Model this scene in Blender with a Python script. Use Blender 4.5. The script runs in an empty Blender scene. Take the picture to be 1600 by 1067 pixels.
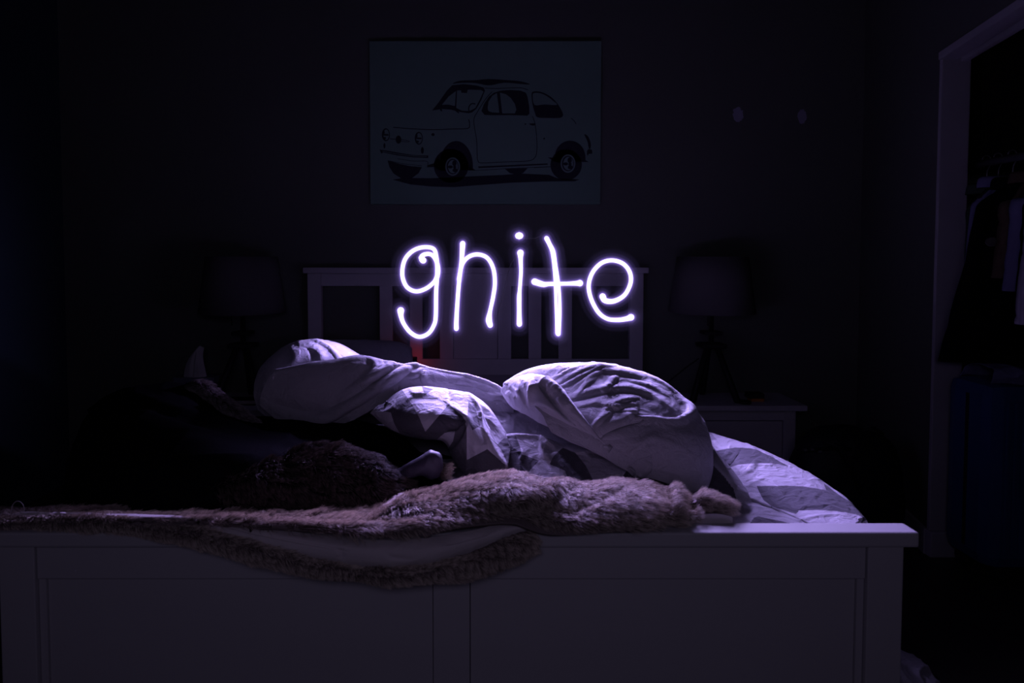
import bpy, bmesh, math, random
import numpy as np
from mathutils import Vector, Matrix

random.seed(4)
rng = np.random.default_rng(7)
sc = bpy.context.scene
COL = sc.collection

# ------------------------------------------------------------------ camera, world, exposure
F = 998.0                      # focal length in pixels of the 1600 px wide frame
PX0, PY0 = 760.0, 443.5        # principal point (lens shift)
PITCH = math.radians(2.3)
CAM = np.array([0.0, 0.0, 1.168])
cd = bpy.data.cameras.new('camera')
cd.sensor_width = 36.0
cd.lens = F / 1600 * 36
cd.shift_x = 0.025
cd.shift_y = -0.05625
cd.clip_start = 0.02
cd.dof.use_dof = True
cd.dof.focus_distance = 2.1
cd.dof.aperture_fstop = 5.0
cam = bpy.data.objects.new('camera', cd)
cam.location = CAM
cam.rotation_euler = (math.pi / 2 - PITCH, 0, 0)
COL.objects.link(cam)
sc.camera = cam

LETTER_COLOR = (0.47, 0.36, 1.0)
LETTER_POWER = 4.0                 # brightness of the visible strokes
TORCH_POWER = 370.0                # total watts of the torch lamps that drew the word
LETTER_Y = 2.16                # distance of the glowing word from the camera

world = bpy.data.worlds.new('night')
world.use_nodes = True
bgn = world.node_tree.nodes['Background']
bgn.inputs['Color'].default_value = (0.60, 0.54, 1.0, 1)
bgn.inputs['Strength'].default_value = 0.003
sc.world = world

# added unseen fill lamp behind the camera, standing in for bounced room light
fd = bpy.data.lights.new('fill_light', 'AREA')
fd.shape = 'RECTANGLE'; fd.size = 0.7; fd.size_y = 0.25
fd.energy = 1.55; fd.color = (0.64, 0.54, 1.0)
fo = bpy.data.objects.new('fill_light', fd)
fo.location = (0.0, -0.40, 1.45); fo.rotation_euler = (math.pi / 2 - 0.25, 0, 0)
COL.objects.link(fo)

sc.view_settings.view_transform = 'Standard'
sc.view_settings.look = 'None'
sc.view_settings.exposure = 0.0
sc.view_settings.gamma = 1.0
sc.view_settings.use_curve_mapping = False
sc.cycles.use_denoising = True
sc.cycles.max_bounces = 3
sc.cycles.transparent_max_bounces = 32
sc.cycles.sample_clamp_indirect = 3.0

# ------------------------------------------------------------------ helpers
def P(px, py, d):
    """point that stands d metres in front of the camera plane (world y = d)"""
    r = np.array([px - PX0,
                  F * math.cos(PITCH) - (py - PY0) * math.sin(PITCH) * 1.0,
                  -F * math.sin(PITCH) - (py - PY0) * math.cos(PITCH)])
    # forward = (0,cos,-sin), up = (0,sin,cos)
    return CAM + r * (d / r[1])

def proj(A):
    v = A - CAM
    cx = v[..., 0]
    fw = v[..., 1] * math.cos(PITCH) - v[..., 2] * math.sin(PITCH)
    up = v[..., 1] * math.sin(PITCH) + v[..., 2] * math.cos(PITCH)
    return PX0 + F * cx / fw, PY0 - F * up / fw

def pt(g):
    if g[0] == 'w':
        return np.array(g[1:4], float)
    return P(*g)

def vnoise(p, seed=0):
    """smooth value noise, p (...,3) -> [-1,1]"""
    i = np.floor(p).astype(np.int64)
    f = p - i
    f = f * f * f * (f * (f * 6 - 15) + 10)
    def h(ix, iy, iz):
        n = (ix * 73856093) ^ (iy * 19349663) ^ (iz * 83492791) ^ (seed * 2654435761)
        n = (n ^ (n >> 13)) * 1274126177 & 0x7fffffff
        n = (n ^ (n >> 16)) & 0xffff
        return n / 32767.5 - 1.0
    r = 0
    for dx in (0, 1):
        for dy in (0, 1):
            for dz in (0, 1):
                w = (f[..., 0] if dx else 1 - f[..., 0]) * (f[..., 1] if dy else 1 - f[..., 1]) * (f[..., 2] if dz else 1 - f[..., 2])
                r = r + w * h(i[..., 0] + dx, i[..., 1] + dy, i[..., 2] + dz)
    return r

def catmull(K, n):
    """resample control points K (m,...) to n along the first axis"""
    m = len(K)
    t = np.linspace(0, m - 1, n)
    i = np.clip(np.floor(t).astype(int), 0, m - 2)
    u = (t - i).reshape((-1,) + (1,) * (K.ndim - 1))
    p0 = K[np.clip(i - 1, 0, m - 1)]; p1 = K[i]; p2 = K[i + 1]; p3 = K[np.clip(i + 2, 0, m - 1)]
    p0 = np.where((i == 0).reshape(u.shape), 2 * p1 - p2, p0)
    p3 = np.where((i == m - 2).reshape(u.shape), 2 * p2 - p1, p3)
    return 0.5 * (2 * p1 + (p2 - p0) * u + (2 * p0 - 5 * p1 + 4 * p2 - p3) * u ** 2 + (3 * p1 - p0 - 3 * p2 + p3) * u ** 3)

def loft(rows, nu, nv):
    R = []
    for r in rows:
        K = np.array([pt(g) for g in r])
        A = catmull(K, 400)                       # even out along the length
        L = np.r_[0, np.cumsum(np.linalg.norm(np.diff(A, axis=0), axis=1))]
        s = np.linspace(0, L[-1], nu)
        R.append(np.stack([np.interp(s, L, A[:, k]) for k in range(3)], 1))
    return catmull(np.array(R), nv)               # (nv, nu, 3)

def normals(G):
    du = np.gradient(G, axis=1); dv = np.gradient(G, axis=0)
    n = np.cross(du, dv)
    n /= np.linalg.norm(n, axis=2, keepdims=True) + 1e-12
    v = CAM - G
    if (n * v).sum(2).mean() < 0:
        n = -n
    return n

def creases(G, n, items, vmax=1.0):
    """items: (polyline px, half width px, height m); each fold has one steep and one soft side"""
    px, py = proj(G)
    D = np.zeros(px.shape)
    for line, w, a in items:
        best = np.full(px.shape, 1e9); side = np.zeros(px.shape); tt = np.zeros(px.shape)
        seg = np.array(catmull(np.array(line, float), 6 * len(line))) if len(line) > 2 else np.array(line, float)
        m = len(seg) - 1
        for k in range(m):
            (x0, y0), (x1, y1) = seg[k], seg[k + 1]
            dx, dy = x1 - x0, y1 - y0
            t = np.clip(((px - x0) * dx + (py - y0) * dy) / (dx * dx + dy * dy + 1e-9), 0, 1)
            dd = np.hypot(px - x0 - t * dx, py - y0 - t * dy)
            cl = dd < best
            best = np.where(cl, dd, best)
            side = np.where(cl, np.sign(dx * (py - y0) - dy * (px - x0)), side)
            tt = np.where(cl, (k + t) / m, tt)
        wl = np.where(side > 0, w * 0.5, w * 1.5)
        D += 0.8 * a * np.exp(-(best / wl) ** 2) * np.sqrt(np.clip(np.sin(np.pi * np.clip(tt, 0.04, 0.96)), 0, 1))
    k = int(vmax * G.shape[0])
    k0 = int(vmax * 0.8 * G.shape[0])
    f = np.ones(G.shape[0])
    if vmax < 1:
        f[k0:k] = np.linspace(1, 0.15, k - k0); f[k:] = 0.15 * np.linspace(1, 0, G.shape[0] - k)
    return G + n * (D * f[:, None])[..., None]

def wrinkle(G, amp, scale, seed=0, stretch=(1, 1, 1)):
    n = normals(G)
    q = G * np.array(stretch) / scale
    q = q + 0.7 * np.stack([vnoise(q * 0.6, seed + 11), vnoise(q * 0.6, seed + 12), vnoise(q * 0.6, seed + 13)], -1)
    a = (1 - np.abs(vnoise(q, seed))) ** 3 - 0.35
    b = (1 - np.abs(vnoise(q * 2.1, seed + 3))) ** 3 - 0.35
    c = vnoise(q * 0.45, seed + 5)
    return G + n * (amp * (a + 0.35 * b + 0.8 * c))[..., None]

MESHES = {}
def new_obj(name, me, parent=None):
    o = bpy.data.objects.new(name, me)
    COL.objects.link(o)
    if parent is not None:
        o.parent = parent
    return o

def grids_obj(name, grids, mat, parent=None, colors=None, solid=0.0, smooth=True):
    V, Fc, C = [], [], []
    off = 0
    for gi, G in enumerate(grids):
        nv, nu = G.shape[:2]
        V.append(G.reshape(-1, 3))
        idx = np.arange(nv * nu).reshape(nv, nu) + off
        q = np.stack([idx[:-1, :-1], idx[:-1, 1:], idx[1:, 1:], idx[1:, :-1]], -1).reshape(-1, 4)
        n = np.cross(np.gradient(G, axis=1), np.gradient(G, axis=0))
        if (n * (CAM - G)).sum(2).mean() < 0:
            q = q[:, ::-1]
        Fc.append(q)
        if colors is not None:
            C.append(colors[gi].reshape(-1))
        off += nv * nu
    V = np.concatenate(V); Fc = np.concatenate(Fc)
    me = bpy.data.meshes.new(name)
    me.vertices.add(len(V)); me.vertices.foreach_set('co', V.astype(np.float32).ravel())
    me.loops.add(Fc.size); me.loops.foreach_set('vertex_index', Fc.astype(np.int32).ravel())
    me.polygons.add(len(Fc)); me.polygons.foreach_set('loop_start', np.arange(0, Fc.size, 4, dtype=np.int32))
    me.update(calc_edges=True)
    me.polygons.foreach_set('use_smooth', np.ones(len(Fc), bool) if smooth else np.zeros(len(Fc), bool))
    if colors is not None:
        at = me.attributes.new('print_tone', 'FLOAT', 'POINT')
        at.data.foreach_set('value', np.concatenate(C).astype(np.float32))
    me.materials.append(mat)
    me.update()
    o = new_obj(name, me, parent)
    if solid:
        m = o.modifiers.new('thickness', 'SOLIDIFY'); m.thickness = solid; m.offset = -1
    return o

def bm_obj(name, bm, mat, parent=None, smooth=False, bevel=0.0):
    bmesh.ops.recalc_face_normals(bm, faces=bm.faces)
    me = bpy.data.meshes.new(name)
    if bevel:
        bmesh.ops.bevel(bm, geom=[e for e in bm.edges if len(e.link_faces) == 2 and e.calc_face_angle(0) > 0.6],
                        offset=bevel, segments=2, affect='EDGES', profile=0.6, clamp_overlap=True)
    for f in bm.faces:
        f.smooth = smooth
    bm.to_mesh(me); bm.free()
    me.materials.append(mat)
    return new_obj(name, me, parent)

def add_box(bm, x0, x1, y0, y1, z0, z1):
    v = [bm.verts.new((x, y, z)) for z in (z0, z1) for y in (y0, y1) for x in (x0, x1)]
    for f in ((0, 1, 3, 2), (4, 6, 7, 5), (0, 4, 5, 1), (2, 3, 7, 6), (0, 2, 6, 4), (1, 5, 7, 3)):
        bm.faces.new([v[i] for i in f])

def box(name, x0, x1, y0, y1, z0, z1, mat, parent=None, bevel=0.0):
    bm = bmesh.new(); add_box(bm, x0, x1, y0, y1, z0, z1)
    return bm_obj(name, bm, mat, parent, bevel=bevel)

def prism(name, plan, z0, z1, mat, parent=None, bevel=0.0):
    bm = bmesh.new()
    a = [bm.verts.new((x, y, z0)) for x, y in plan]; b = [bm.verts.new((x, y, z1)) for x, y in plan]
    bm.faces.new(a); bm.faces.new(b)
    n = len(plan)
    for i in range(n):
        bm.faces.new((a[i], a[(i + 1) % n], b[(i + 1) % n], b[i]))
    return bm_obj(name, bm, mat, parent, bevel=bevel)

def add_tube(bm, pts, rad, seg=8, caps=True):
    pts = [Vector(p) for p in pts]
    rad = [rad] * len(pts) if not hasattr(rad, '__len__') else rad
    rings = []
    ref = Vector((0, 1, 0.001))
    for i, p in enumerate(pts):
        t = (pts[min(i + 1, len(pts) - 1)] - pts[max(i - 1, 0)]).normalized()
        r = ref if abs(t.dot(ref)) < 0.95 else Vector((1, 0, 0))
        a = (r - t * r.dot(t)).normalized(); b = t.cross(a)
        rings.append([bm.verts.new(p + (a * math.cos(2 * math.pi * k / seg) + b * math.sin(2 * math.pi * k / seg)) * rad[i]) for k in range(seg)])
    for r0, r1 in zip(rings[:-1], rings[1:]):
        for k in range(seg):
            bm.faces.new((r0[k], r0[(k + 1) % seg], r1[(k + 1) % seg], r1[k]))
    if caps:
        bm.faces.new(rings[0]); bm.faces.new(rings[-1])
    return rings

def tube(name, pts, rad, mat, parent=None, seg=8):
    bm = bmesh.new(); add_tube(bm, pts, rad, seg)
    return bm_obj(name, bm, mat, parent, smooth=True)

def add_lathe(bm, cx, cy, prof, seg=28):
    rings = [[bm.verts.new((cx + r * math.cos(2 * math.pi * k / seg), cy + r * math.sin(2 * math.pi * k / seg), z)) for k in range(seg)] for r, z in prof]
    for a, b in zip(rings[:-1], rings[1:]):
        for k in range(seg):
            bm.faces.new((a[k], a[(k + 1) % seg], b[(k + 1) % seg], b[k]))
    return rings

def lathe(name, cx, cy, prof, mat, parent=None, seg=28, caps=True):
    bm = bmesh.new(); r = add_lathe(bm, cx, cy, prof, seg)
    if caps:
        bm.faces.new(r[0]); bm.faces.new(r[-1])
    return bm_obj(name, bm, mat, parent, smooth=True)

def tag(o, label, cat, group=None, kind=None):
    o['label'] = label; o['category'] = cat
    if group: o['group'] = group
    if kind: o['kind'] = kind
    return o

def thing(name, label, cat, loc=(0, 0, 0), group=None):
    o = bpy.data.objects.new(name, None)
    o.empty_display_size = 0.05
    COL.objects.link(o)
    return tag(o, label, cat, group)

def structure(o):
    o['kind'] = 'structure'
    return o

# ------------------------------------------------------------------ materials
def material(name, color, rough=0.6, spec=0.3, noise=None, bump=None, sheen=0.0, metal=0.0):
    """noise=(scale, second colour, stretch xyz)  bump=(scale, strength)"""
    m = bpy.data.materials.new(name); m.use_nodes = True
    nt = m.node_tree; b = nt.nodes['Principled BSDF']
    b.inputs['Base Color'].default_value = (*color, 1)
    b.inputs['Roughness'].default_value = rough
    b.inputs['Specular IOR Level'].default_value = spec
    b.inputs['Metallic'].default_value = metal
    if sheen:
        b.inputs['Sheen Weight'].default_value = sheen
    tc = nt.nodes.new('ShaderNodeTexCoord')
    if noise:
        mp = nt.nodes.new('ShaderNodeMapping'); nt.links.new(tc.outputs['Object'], mp.inputs['Vector'])
        if len(noise) > 2: mp.inputs['Scale'].default_value = noise[2]
        n = nt.nodes.new('ShaderNodeTexNoise'); n.inputs['Scale'].default_value = noise[0]; n.inputs['Detail'].default_value = 5
        nt.links.new(mp.outputs[0], n.inputs['Vector'])
        mx = nt.nodes.new('ShaderNodeMix'); mx.data_type = 'RGBA'
        mx.inputs['A'].default_value = (*color, 1); mx.inputs['B'].default_value = (*noise[1], 1)
        nt.links.new(n.outputs['Fac'], mx.inputs['Factor']); nt.links.new(mx.outputs['Result'], b.inputs['Base Color'])
    if bump:
        n = nt.nodes.new('ShaderNodeTexNoise'); n.inputs['Scale'].default_value = bump[0]; n.inputs['Detail'].default_value = 4
        nt.links.new(tc.outputs['Object'], n.inputs['Vector'])
        bp = nt.nodes.new('ShaderNodeBump'); bp.inputs['Strength'].default_value = bump[1]; bp.inputs['Distance'].default_value = 0.004
        nt.links.new(n.outputs['Fac'], bp.inputs['Height']); nt.links.new(bp.outputs[0], b.inputs['Normal'])
        if len(bump) > 2:                    # soft crinkles under the weave
            n2 = nt.nodes.new('ShaderNodeTexNoise'); n2.inputs['Scale'].default_value = bump[2]; n2.inputs['Detail'].default_value = 3; n2.inputs['Distortion'].default_value = 0.8
            nt.links.new(tc.outputs['Object'], n2.inputs['Vector'])
            b2 = nt.nodes.new('ShaderNodeBump'); b2.inputs['Strength'].default_value = bump[3]; b2.inputs['Distance'].default_value = 0.012
            nt.links.new(n2.outputs['Fac'], b2.inputs['Height']); nt.links.new(b2.outputs[0], bp.inputs['Normal'])
    return m

def emitter(name, color, strength):
    m = bpy.data.materials.new(name); m.use_nodes = True
    nt = m.node_tree; nt.nodes.clear()
    e = nt.nodes.new('ShaderNodeEmission'); e.inputs['Color'].default_value = (*color, 1); e.inputs['Strength'].default_value = strength
    o = nt.nodes.new('ShaderNodeOutputMaterial'); nt.links.new(e.outputs[0], o.inputs['Surface'])
    return m

def bloom_volume(name, color, strength):  # emissive volume that imitates lens bloom
    m = bpy.data.materials.new(name); m.use_nodes = True
    nt = m.node_tree; nt.nodes.clear()
    e = nt.nodes.new('ShaderNodeEmission'); e.inputs['Color'].default_value = (*color, 1); e.inputs['Strength'].default_value = strength
    o = nt.nodes.new('ShaderNodeOutputMaterial'); nt.links.new(e.outputs[0], o.inputs['Volume'])
    return m

M = {
    'wall': material('wall_paint', (0.112, 0.122, 0.098), 0.8, 0.2, (3, (0.103, 0.112, 0.09)), (60, 0.1)),
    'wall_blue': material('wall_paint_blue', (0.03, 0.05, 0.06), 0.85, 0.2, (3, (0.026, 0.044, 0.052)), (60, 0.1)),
    'trim': material('white_trim_paint', (0.38, 0.37, 0.38), 0.5, 0.3, (4, (0.34, 0.33, 0.34))),
    'ceiling': material('ceiling_paint', (0.13, 0.13, 0.125), 0.9, 0.1),
    'floor': material('dark_floor_wood', (0.045, 0.036, 0.034), 0.45, 0.3, (6, (0.028, 0.023, 0.022), (6, 0.5, 1)), (40, 0.1)),
    'white': material('white_furniture_paint', (0.50, 0.49, 0.49), 0.45, 0.3, (2.5, (0.46, 0.45, 0.45), (0.6, 6, 6)), (25, 0.06)),
    'lining': material('plain_lavender_cotton', (0.42, 0.405, 0.435), 0.85, 0.1, (9, (0.39, 0.375, 0.405)), (420, 0.3, 30, 0.5), 0.15),
    'mattress': material('white_mattress_fabric', (0.6, 0.59, 0.6), 0.9, 0.1, (5, (0.56, 0.55, 0.56)), (200, 0.2)),
    'throw': material('fur_backing', (0.20, 0.165, 0.155), 0.9, 0.1, (10, (0.15, 0.12, 0.115))),
    'hem': material('suede_backing', (0.62, 0.56, 0.55), 0.85, 0.15, (7, (0.50, 0.46, 0.45)), (120, 0.2), 0.1),
    'coat': material('black_coat_fabric', (0.004, 0.004, 0.005), 0.9, 0.03, (8, (0.003, 0.003, 0.004)), (160, 0.2)),
    'sleeve': material('dark_satin_fabric', (0.05, 0.045, 0.06), 0.55, 0.3, (9, (0.04, 0.035, 0.05)), (120, 0.2)),
    'canvas': material('pale_blue_canvas', (0.145, 0.235, 0.175), 0.85, 0.15, (5, (0.135, 0.22, 0.165)), (500, 0.15)),
    'ink': material('dark_print_ink', (0.022, 0.022, 0.03), 0.8, 0.15, (12, (0.018, 0.018, 0.026))),
    'black': material('black_painted_wood', (0.012, 0.011, 0.012), 0.6, 0.25, (6, (0.018, 0.016, 0.016))),
    'shade': material('lamp_shade_linen', (0.11, 0.105, 0.10), 0.9, 0.1, (40, (0.10, 0.095, 0.09), (1, 1, 6)), (300, 0.2)),
    'tissue': material('white_tissue_paper', (0.5, 0.48, 0.45), 0.95, 0.05, (20, (0.45, 0.43, 0.40))),
    'cardboard': material('blue_grey_cardboard', (0.09, 0.10, 0.14), 0.8, 0.2, (30, (0.16, 0.16, 0.20))),
    'orange': material('orange_card', (0.5, 0.2, 0.04), 0.7, 0.2, (20, (0.42, 0.16, 0.03))),
    'paper': material('cream_paper', (0.45, 0.42, 0.36), 0.85, 0.1, (60, (0.38, 0.35, 0.30), (1, 1, 12))),
    'plastic': material('white_plastic', (0.3, 0.3, 0.32), 0.4, 0.4, (4, (0.28, 0.28, 0.30))),
    'patch': material('wall_filler', (0.33, 0.32, 0.40), 0.9, 0.1, (60, (0.28, 0.27, 0.34))),
    'bag': material('black_nylon', (0.010, 0.010, 0.012), 0.6, 0.3, (20, (0.006, 0.006, 0.008)), (90, 0.3)),
    'metal': material('dull_metal', (0.4, 0.4, 0.42), 0.35, 0.5, (20, (0.34, 0.34, 0.36)), None, 0, 0.8),
    'suitcase': material('blue_suitcase_shell', (0.03, 0.07, 0.20), 0.4, 0.4, (10, (0.025, 0.06, 0.17)), (80, 0.1)),
    'shirt_blue': material('blue_grey_shirting', (0.17, 0.17, 0.27), 0.85, 0.1, (12, (0.13, 0.13, 0.22), (6, 6, 1))),
    'shirt_grey': material('pale_grey_shirting', (0.34, 0.32, 0.37), 0.85, 0.1, (14, (0.12, 0.11, 0.14), (10, 10, 0.3))),
    'brown': material('brown_wool', (0.11, 0.075, 0.05), 0.9, 0.1, (90, (0.07, 0.045, 0.03))),
    'green': material('dark_green_cloth', (0.035, 0.055, 0.04), 0.9, 0.1, (30, (0.03, 0.045, 0.032))),
    'rust': material('rust_cloth', (0.20, 0.05, 0.02), 0.9, 0.1, (30, (0.16, 0.04, 0.015))),
    'emblem': material('grey_embroidery', (0.14, 0.13, 0.12), 0.8, 0.2, (60, (0.10, 0.10, 0.09))),
    'back_blocker': material('dark_back_blocker', (0.02, 0.018, 0.03), 0.6, 0.2, (20, (0.015, 0.014, 0.02))),  # added dark back of the strokes, keeps their light off the wall
    'core': emitter('white_hot_core', LETTER_COLOR, LETTER_POWER),
    'bloom_near': bloom_volume('violet_bloom_dense', (0.42, 0.28, 1.0), 20.0),
    'bloom_mid': bloom_volume('violet_bloom_medium', (0.34, 0.22, 0.9), 6.0),
    'bloom_faint': bloom_volume('violet_bloom_faint', (0.30, 0.22, 0.75), 0.28),
    'bloom_far': bloom_volume('violet_bloom_thin', (0.30, 0.20, 0.85), 1.3),
    'filament': emitter('faint_filament', (0.45, 0.36, 0.7), 0.06),
    'red_led': emitter('red_indicator', (1.0, 0.03, 0.01), 5.0),
}
# patterned cover: tone attribute = which print colour the cloth has there
def cover_material():
    m = material('patterned_cotton', (0.5, 0.5, 0.5), 0.85, 0.1, None, (420, 0.3, 30, 0.65), 0.12)
    nt = m.node_tree; b = nt.nodes['Principled BSDF']
    a = nt.nodes.new('ShaderNodeAttribute'); a.attribute_name = 'print_tone'
    r = nt.nodes.new('ShaderNodeValToRGB'); r.color_ramp.interpolation = 'LINEAR'
    e = r.color_ramp.elements
    e[0].position = 0.35; e[0].color = (0.085, 0.082, 0.09, 1)
    e[1].position = 0.65; e[1].color = (0.47, 0.45, 0.48, 1)
    nt.links.new(a.outputs['Fac'], r.inputs['Fac']); nt.links.new(r.outputs['Color'], b.inputs['Base Color'])
    return m
M['cover'] = cover_material()

def hair_material(name, root, tip, rough=0.55):
    m = bpy.data.materials.new(name); m.use_nodes = True
    nt = m.node_tree; b = nt.nodes['Principled BSDF']
    b.inputs['Roughness'].default_value = rough
    b.inputs['Specular IOR Level'].default_value = 0.25
    ci = nt.nodes.new('ShaderNodeHairInfo')
    mx = nt.nodes.new('ShaderNodeMix'); mx.data_type = 'RGBA'
    mx.inputs['A'].default_value = (*root, 1); mx.inputs['B'].default_value = (*tip, 1)
    pw = nt.nodes.new('ShaderNodeMath'); pw.operation = 'POWER'; pw.inputs[1].default_value = 1.7
    nt.links.new(ci.outputs['Intercept'], pw.inputs[0]); nt.links.new(pw.outputs[0], mx.inputs['Factor'])
    hv = nt.nodes.new('ShaderNodeHueSaturation')
    mr = nt.nodes.new('ShaderNodeMapRange'); mr.inputs['To Min'].default_value = 0.65; mr.inputs['To Max'].default_value = 1.3
    nt.links.new(ci.outputs['Random'], mr.inputs['Value']); nt.links.new(mr.outputs[0], hv.inputs['Value'])
    nt.links.new(mx.outputs['Result'], hv.inputs['Color']); nt.links.new(hv.outputs[0], b.inputs['Base Color'])
    return m
M['fur'] = hair_material('taupe_fur', (0.10, 0.078, 0.062), (0.74, 0.63, 0.52))
M['fur_brown'] = hair_material('brown_fur', (0.015, 0.011, 0.009), (0.13, 0.10, 0.08))
M['fur_black'] = hair_material('mixed_fur', (0.03, 0.025, 0.025), (0.36, 0.31, 0.30))

# ------------------------------------------------------------------ the setting
BACK = 3.30
box_wall = structure(box('wall_back', -2.3, 2.3, BACK, BACK + 0.1, 0, 2.6, M['wall']))
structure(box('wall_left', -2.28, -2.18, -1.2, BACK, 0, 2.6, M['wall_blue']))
structure(prism('wall_right', [(1.744, 2.48), (1.846, 2.48), (2.03, BACK), (1.93, BACK)], 0, 2.6, M['wall']))
hx = 0.23
structure(prism('wall_header', [(1.744, 2.48), (1.846, 2.48), (1.846 - hx * 2.2, 0.28), (1.744 - hx * 2.2, 0.28)], 1.955, 2.6, M['wall']))
structure(prism('trim_1', [(1.730, 2.478), (1.800, 2.478), (1.800 - hx * 2.2, 0.28), (1.730 - hx * 2.2, 0.28)], 1.925, 1.955, M['trim'], bevel=0.004))
structure(prism('trim_2', [(1.812, 2.478), (1.836, 2.478), (1.836 - hx * 2.2, 0.28), (1.812 - hx * 2.2, 0.28)], 1.915, 1.955, M['trim'], bevel=0.003))
structure(box('trim_3', 1.738, 1.848, 2.466, 2.482, 0.10, 1.957, M['trim'], bevel=0.003))       # jamb casing
structure(box('baseboard_jamb', 1.733, 1.858, 2.448, 2.482, 0.0, 0.10, M['trim'], bevel=0.004))
structure(box('wall_closet_end', 1.85, 2.75, 2.85, 2.93, 0, 2.6, M['wall']))
structure(box('wall_closet_back', 2.70, 2.80, 0.2, 2.93, 0, 2.6, M['wall']))
structure(box('ceiling', -2.3, 2.8, -0.6, BACK + 0.1, 2.6, 2.68, M['ceiling']))
structure(box('baseboard_back', -2.18, 1.92, BACK - 0.014, BACK, 0, 0.10, M['trim'], bevel=0.003))
bb = prism('baseboard_right', [(1.730, 2.484), (1.744, 2.482), (1.93, BACK - 0.014), (1.916, BACK - 0.014)], 0, 0.10, M['trim'])
structure(bb)
fl = structure(box('floor', -2.3, 2.8, -1.2, BACK + 0.1, -0.06, -0.012, M['floor']))
pm = None
k = 0
x = -2.17
while x < 2.69:                                   # floor boards running away from the camera
    y = -1.2 - (0.37 * (k % 3))
    while y < BACK:
        y1 = min(y + 1.5, BACK)
        if y1 - max(y, -1.2) > 0.1:
            box('floor_board', x + 0.001, x + 0.137, max(y, -1.2) + 0.001, y1 - 0.001, -0.012, 0.0, M['floor'], fl, bevel=0.0015)
        y += 1.5
    x += 0.139; k += 1
# closet shelf
structure(box('trim_4', 1.96, 2.70, 2.56, 2.85, 1.545, 1.565, M['floor'], bevel=0.002))
rail = tag(tube('clothes_rail', [(1.905, 0.9, 1.53), (1.905, 2.85, 1.53)], 0.014, M['metal'], seg=12),
           'thin metal clothes rail running along the closet above the garments', 'rail')

# ------------------------------------------------------------------ bed frame
bed = thing('bed_frame', 'white painted wooden bed with a panelled footboard and slatted headboard', 'bed')
BX = -0.056
W = M['white']
# footboard
fy = 1.163
BXF = -0.066
box('footboard_cap', BXF - 0.868, BXF + 0.868, fy, fy + 0.046, 0.632, 0.660, W, bed, bevel=0.004)
box('footboard_rail', BXF - 0.777, BXF + 0.777, fy + 0.013, fy + 0.034, 0.5665, 0.629, W, bed, bevel=0.0015)
for s in (-1, 1):
    a, b2 = sorted((BXF + s * 0.779, BXF + s * 0.845))
    box('footboard_post', a, b2, fy + 0.008, fy + 0.045, 0.0, 0.631, W, bed, bevel=0.002)
    a, b2 = sorted((BXF + s * 0.765, BXF + s * 0.778))
    box('footboard_edge', a, b2, fy + 0.018, fy + 0.034, 0.16, 0.5635, W, bed, bevel=0.001)
    a, b2 = sorted((BXF + s * 0.036, BXF + s * 0.7645))
    box('footboard_panel', a, b2, fy + 0.024, fy + 0.033, 0.16, 0.5625, W, bed, bevel=0.001)
box('footboard_stile', BXF - 0.0345, BXF + 0.0345, fy + 0.018, fy + 0.034, 0.16, 0.5635, W, bed, bevel=0.0015)
box('footboard_bottom_rail', BXF - 0.777, BXF + 0.777, fy + 0.012, fy + 0.034, 0.09, 0.159, W, bed, bevel=0.0015)
# headboard
hy = 3.222
def hz(py): return float(P(743, py, hy)[2])
def hxp(px): return float(P(px, 500, hy)[0])
box('headboard_cap', hxp(475), hxp(1012), hy - 0.012, hy + 0.05, hz(427), hz(418), W, bed, bevel=0.003)
box('headboard_rail', hxp(502), hxp(984), hy + 0.004, hy + 0.03, hz(447), hz(427.3), W, bed, bevel=0.002)
for a, b2 in ((481, 502), (984, 1005)):
    box('headboard_post', hxp(a), hxp(b2), hy, hy + 0.04, 0.0, hz(427.3), W, bed, bevel=0.002)
for a, b2 in ((593, 613), (640, 660), (687, 708), (778, 799), (826, 846), (873, 894)):
    box('headboard_slat', hxp(a), hxp(b2), hy + 0.006, hy + 0.028, hz(561) - 0.002, hz(446.8), W, bed, bevel=0.002)
box('headboard_centre_panel', hxp(708.5), hxp(777.5), hy + 0.012, hy + 0.026, hz(561) - 0.002, hz(446.8), W, bed, bevel=0.002)
box('headboard_lower_rail', hxp(502), hxp(984), hy + 0.004, hy + 0.03, hz(561) - 0.14, hz(561), W, bed, bevel=0.002)
for s in (-1, 1):
    xx = BX + s * 0.79
    box('side_rail', xx - 0.012, xx + 0.012, fy + 0.045, hy, 0.22, 0.40, W, bed, bevel=0.002)

mat_bm = bmesh.new(); add_box(mat_bm, BX - 0.765, BX + 0.765, 1.222, 3.205, 0.30, 0.585)
mattress = bm_obj('mattress', mat_bm, M['mattress'], None, smooth=False, bevel=0.03)
tag(mattress, 'white mattress lying inside the bed frame under the duvet and throw', 'mattress')

# ------------------------------------------------------------------ duvet
def inpoly(px, py, poly):
    c = np.zeros(px.shape, bool)
    n = len(poly)
    for i in range(n):
        x0, y0 = poly[i]; x1, y1 = poly[(i + 1) % n]
        cond = ((y0 > py) != (y1 > py)) & (px < (x1 - x0) * (py - y0) / ((y1 - y0) + 1e-9) + x0)
        c ^= cond
    return c

def zm(ox, oy, s, pts):
    return [(ox + x / s, oy + y / s) for x, y in pts]

def tone(G, polys, soft=1):
    px, py = proj(G)
    t = np.ones(px.shape)
    for poly, val in polys:
        t[inpoly(px, py, poly)] = val
    return t

def back_rows(crest, up, dd, base_d, zbase=0.59):
    """rows that carry a crest over and down behind to the mattress"""
    r1 = [(x, y + up, d + dd) for x, y, d in crest]
    r2 = []
    for x, y, d in crest:
        q = P(x, y, d); f = base_d
        r2.append(('w', q[0] * f / d * 0.97 + 0.0, f, zbase))
    return [r1, r2]

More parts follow.
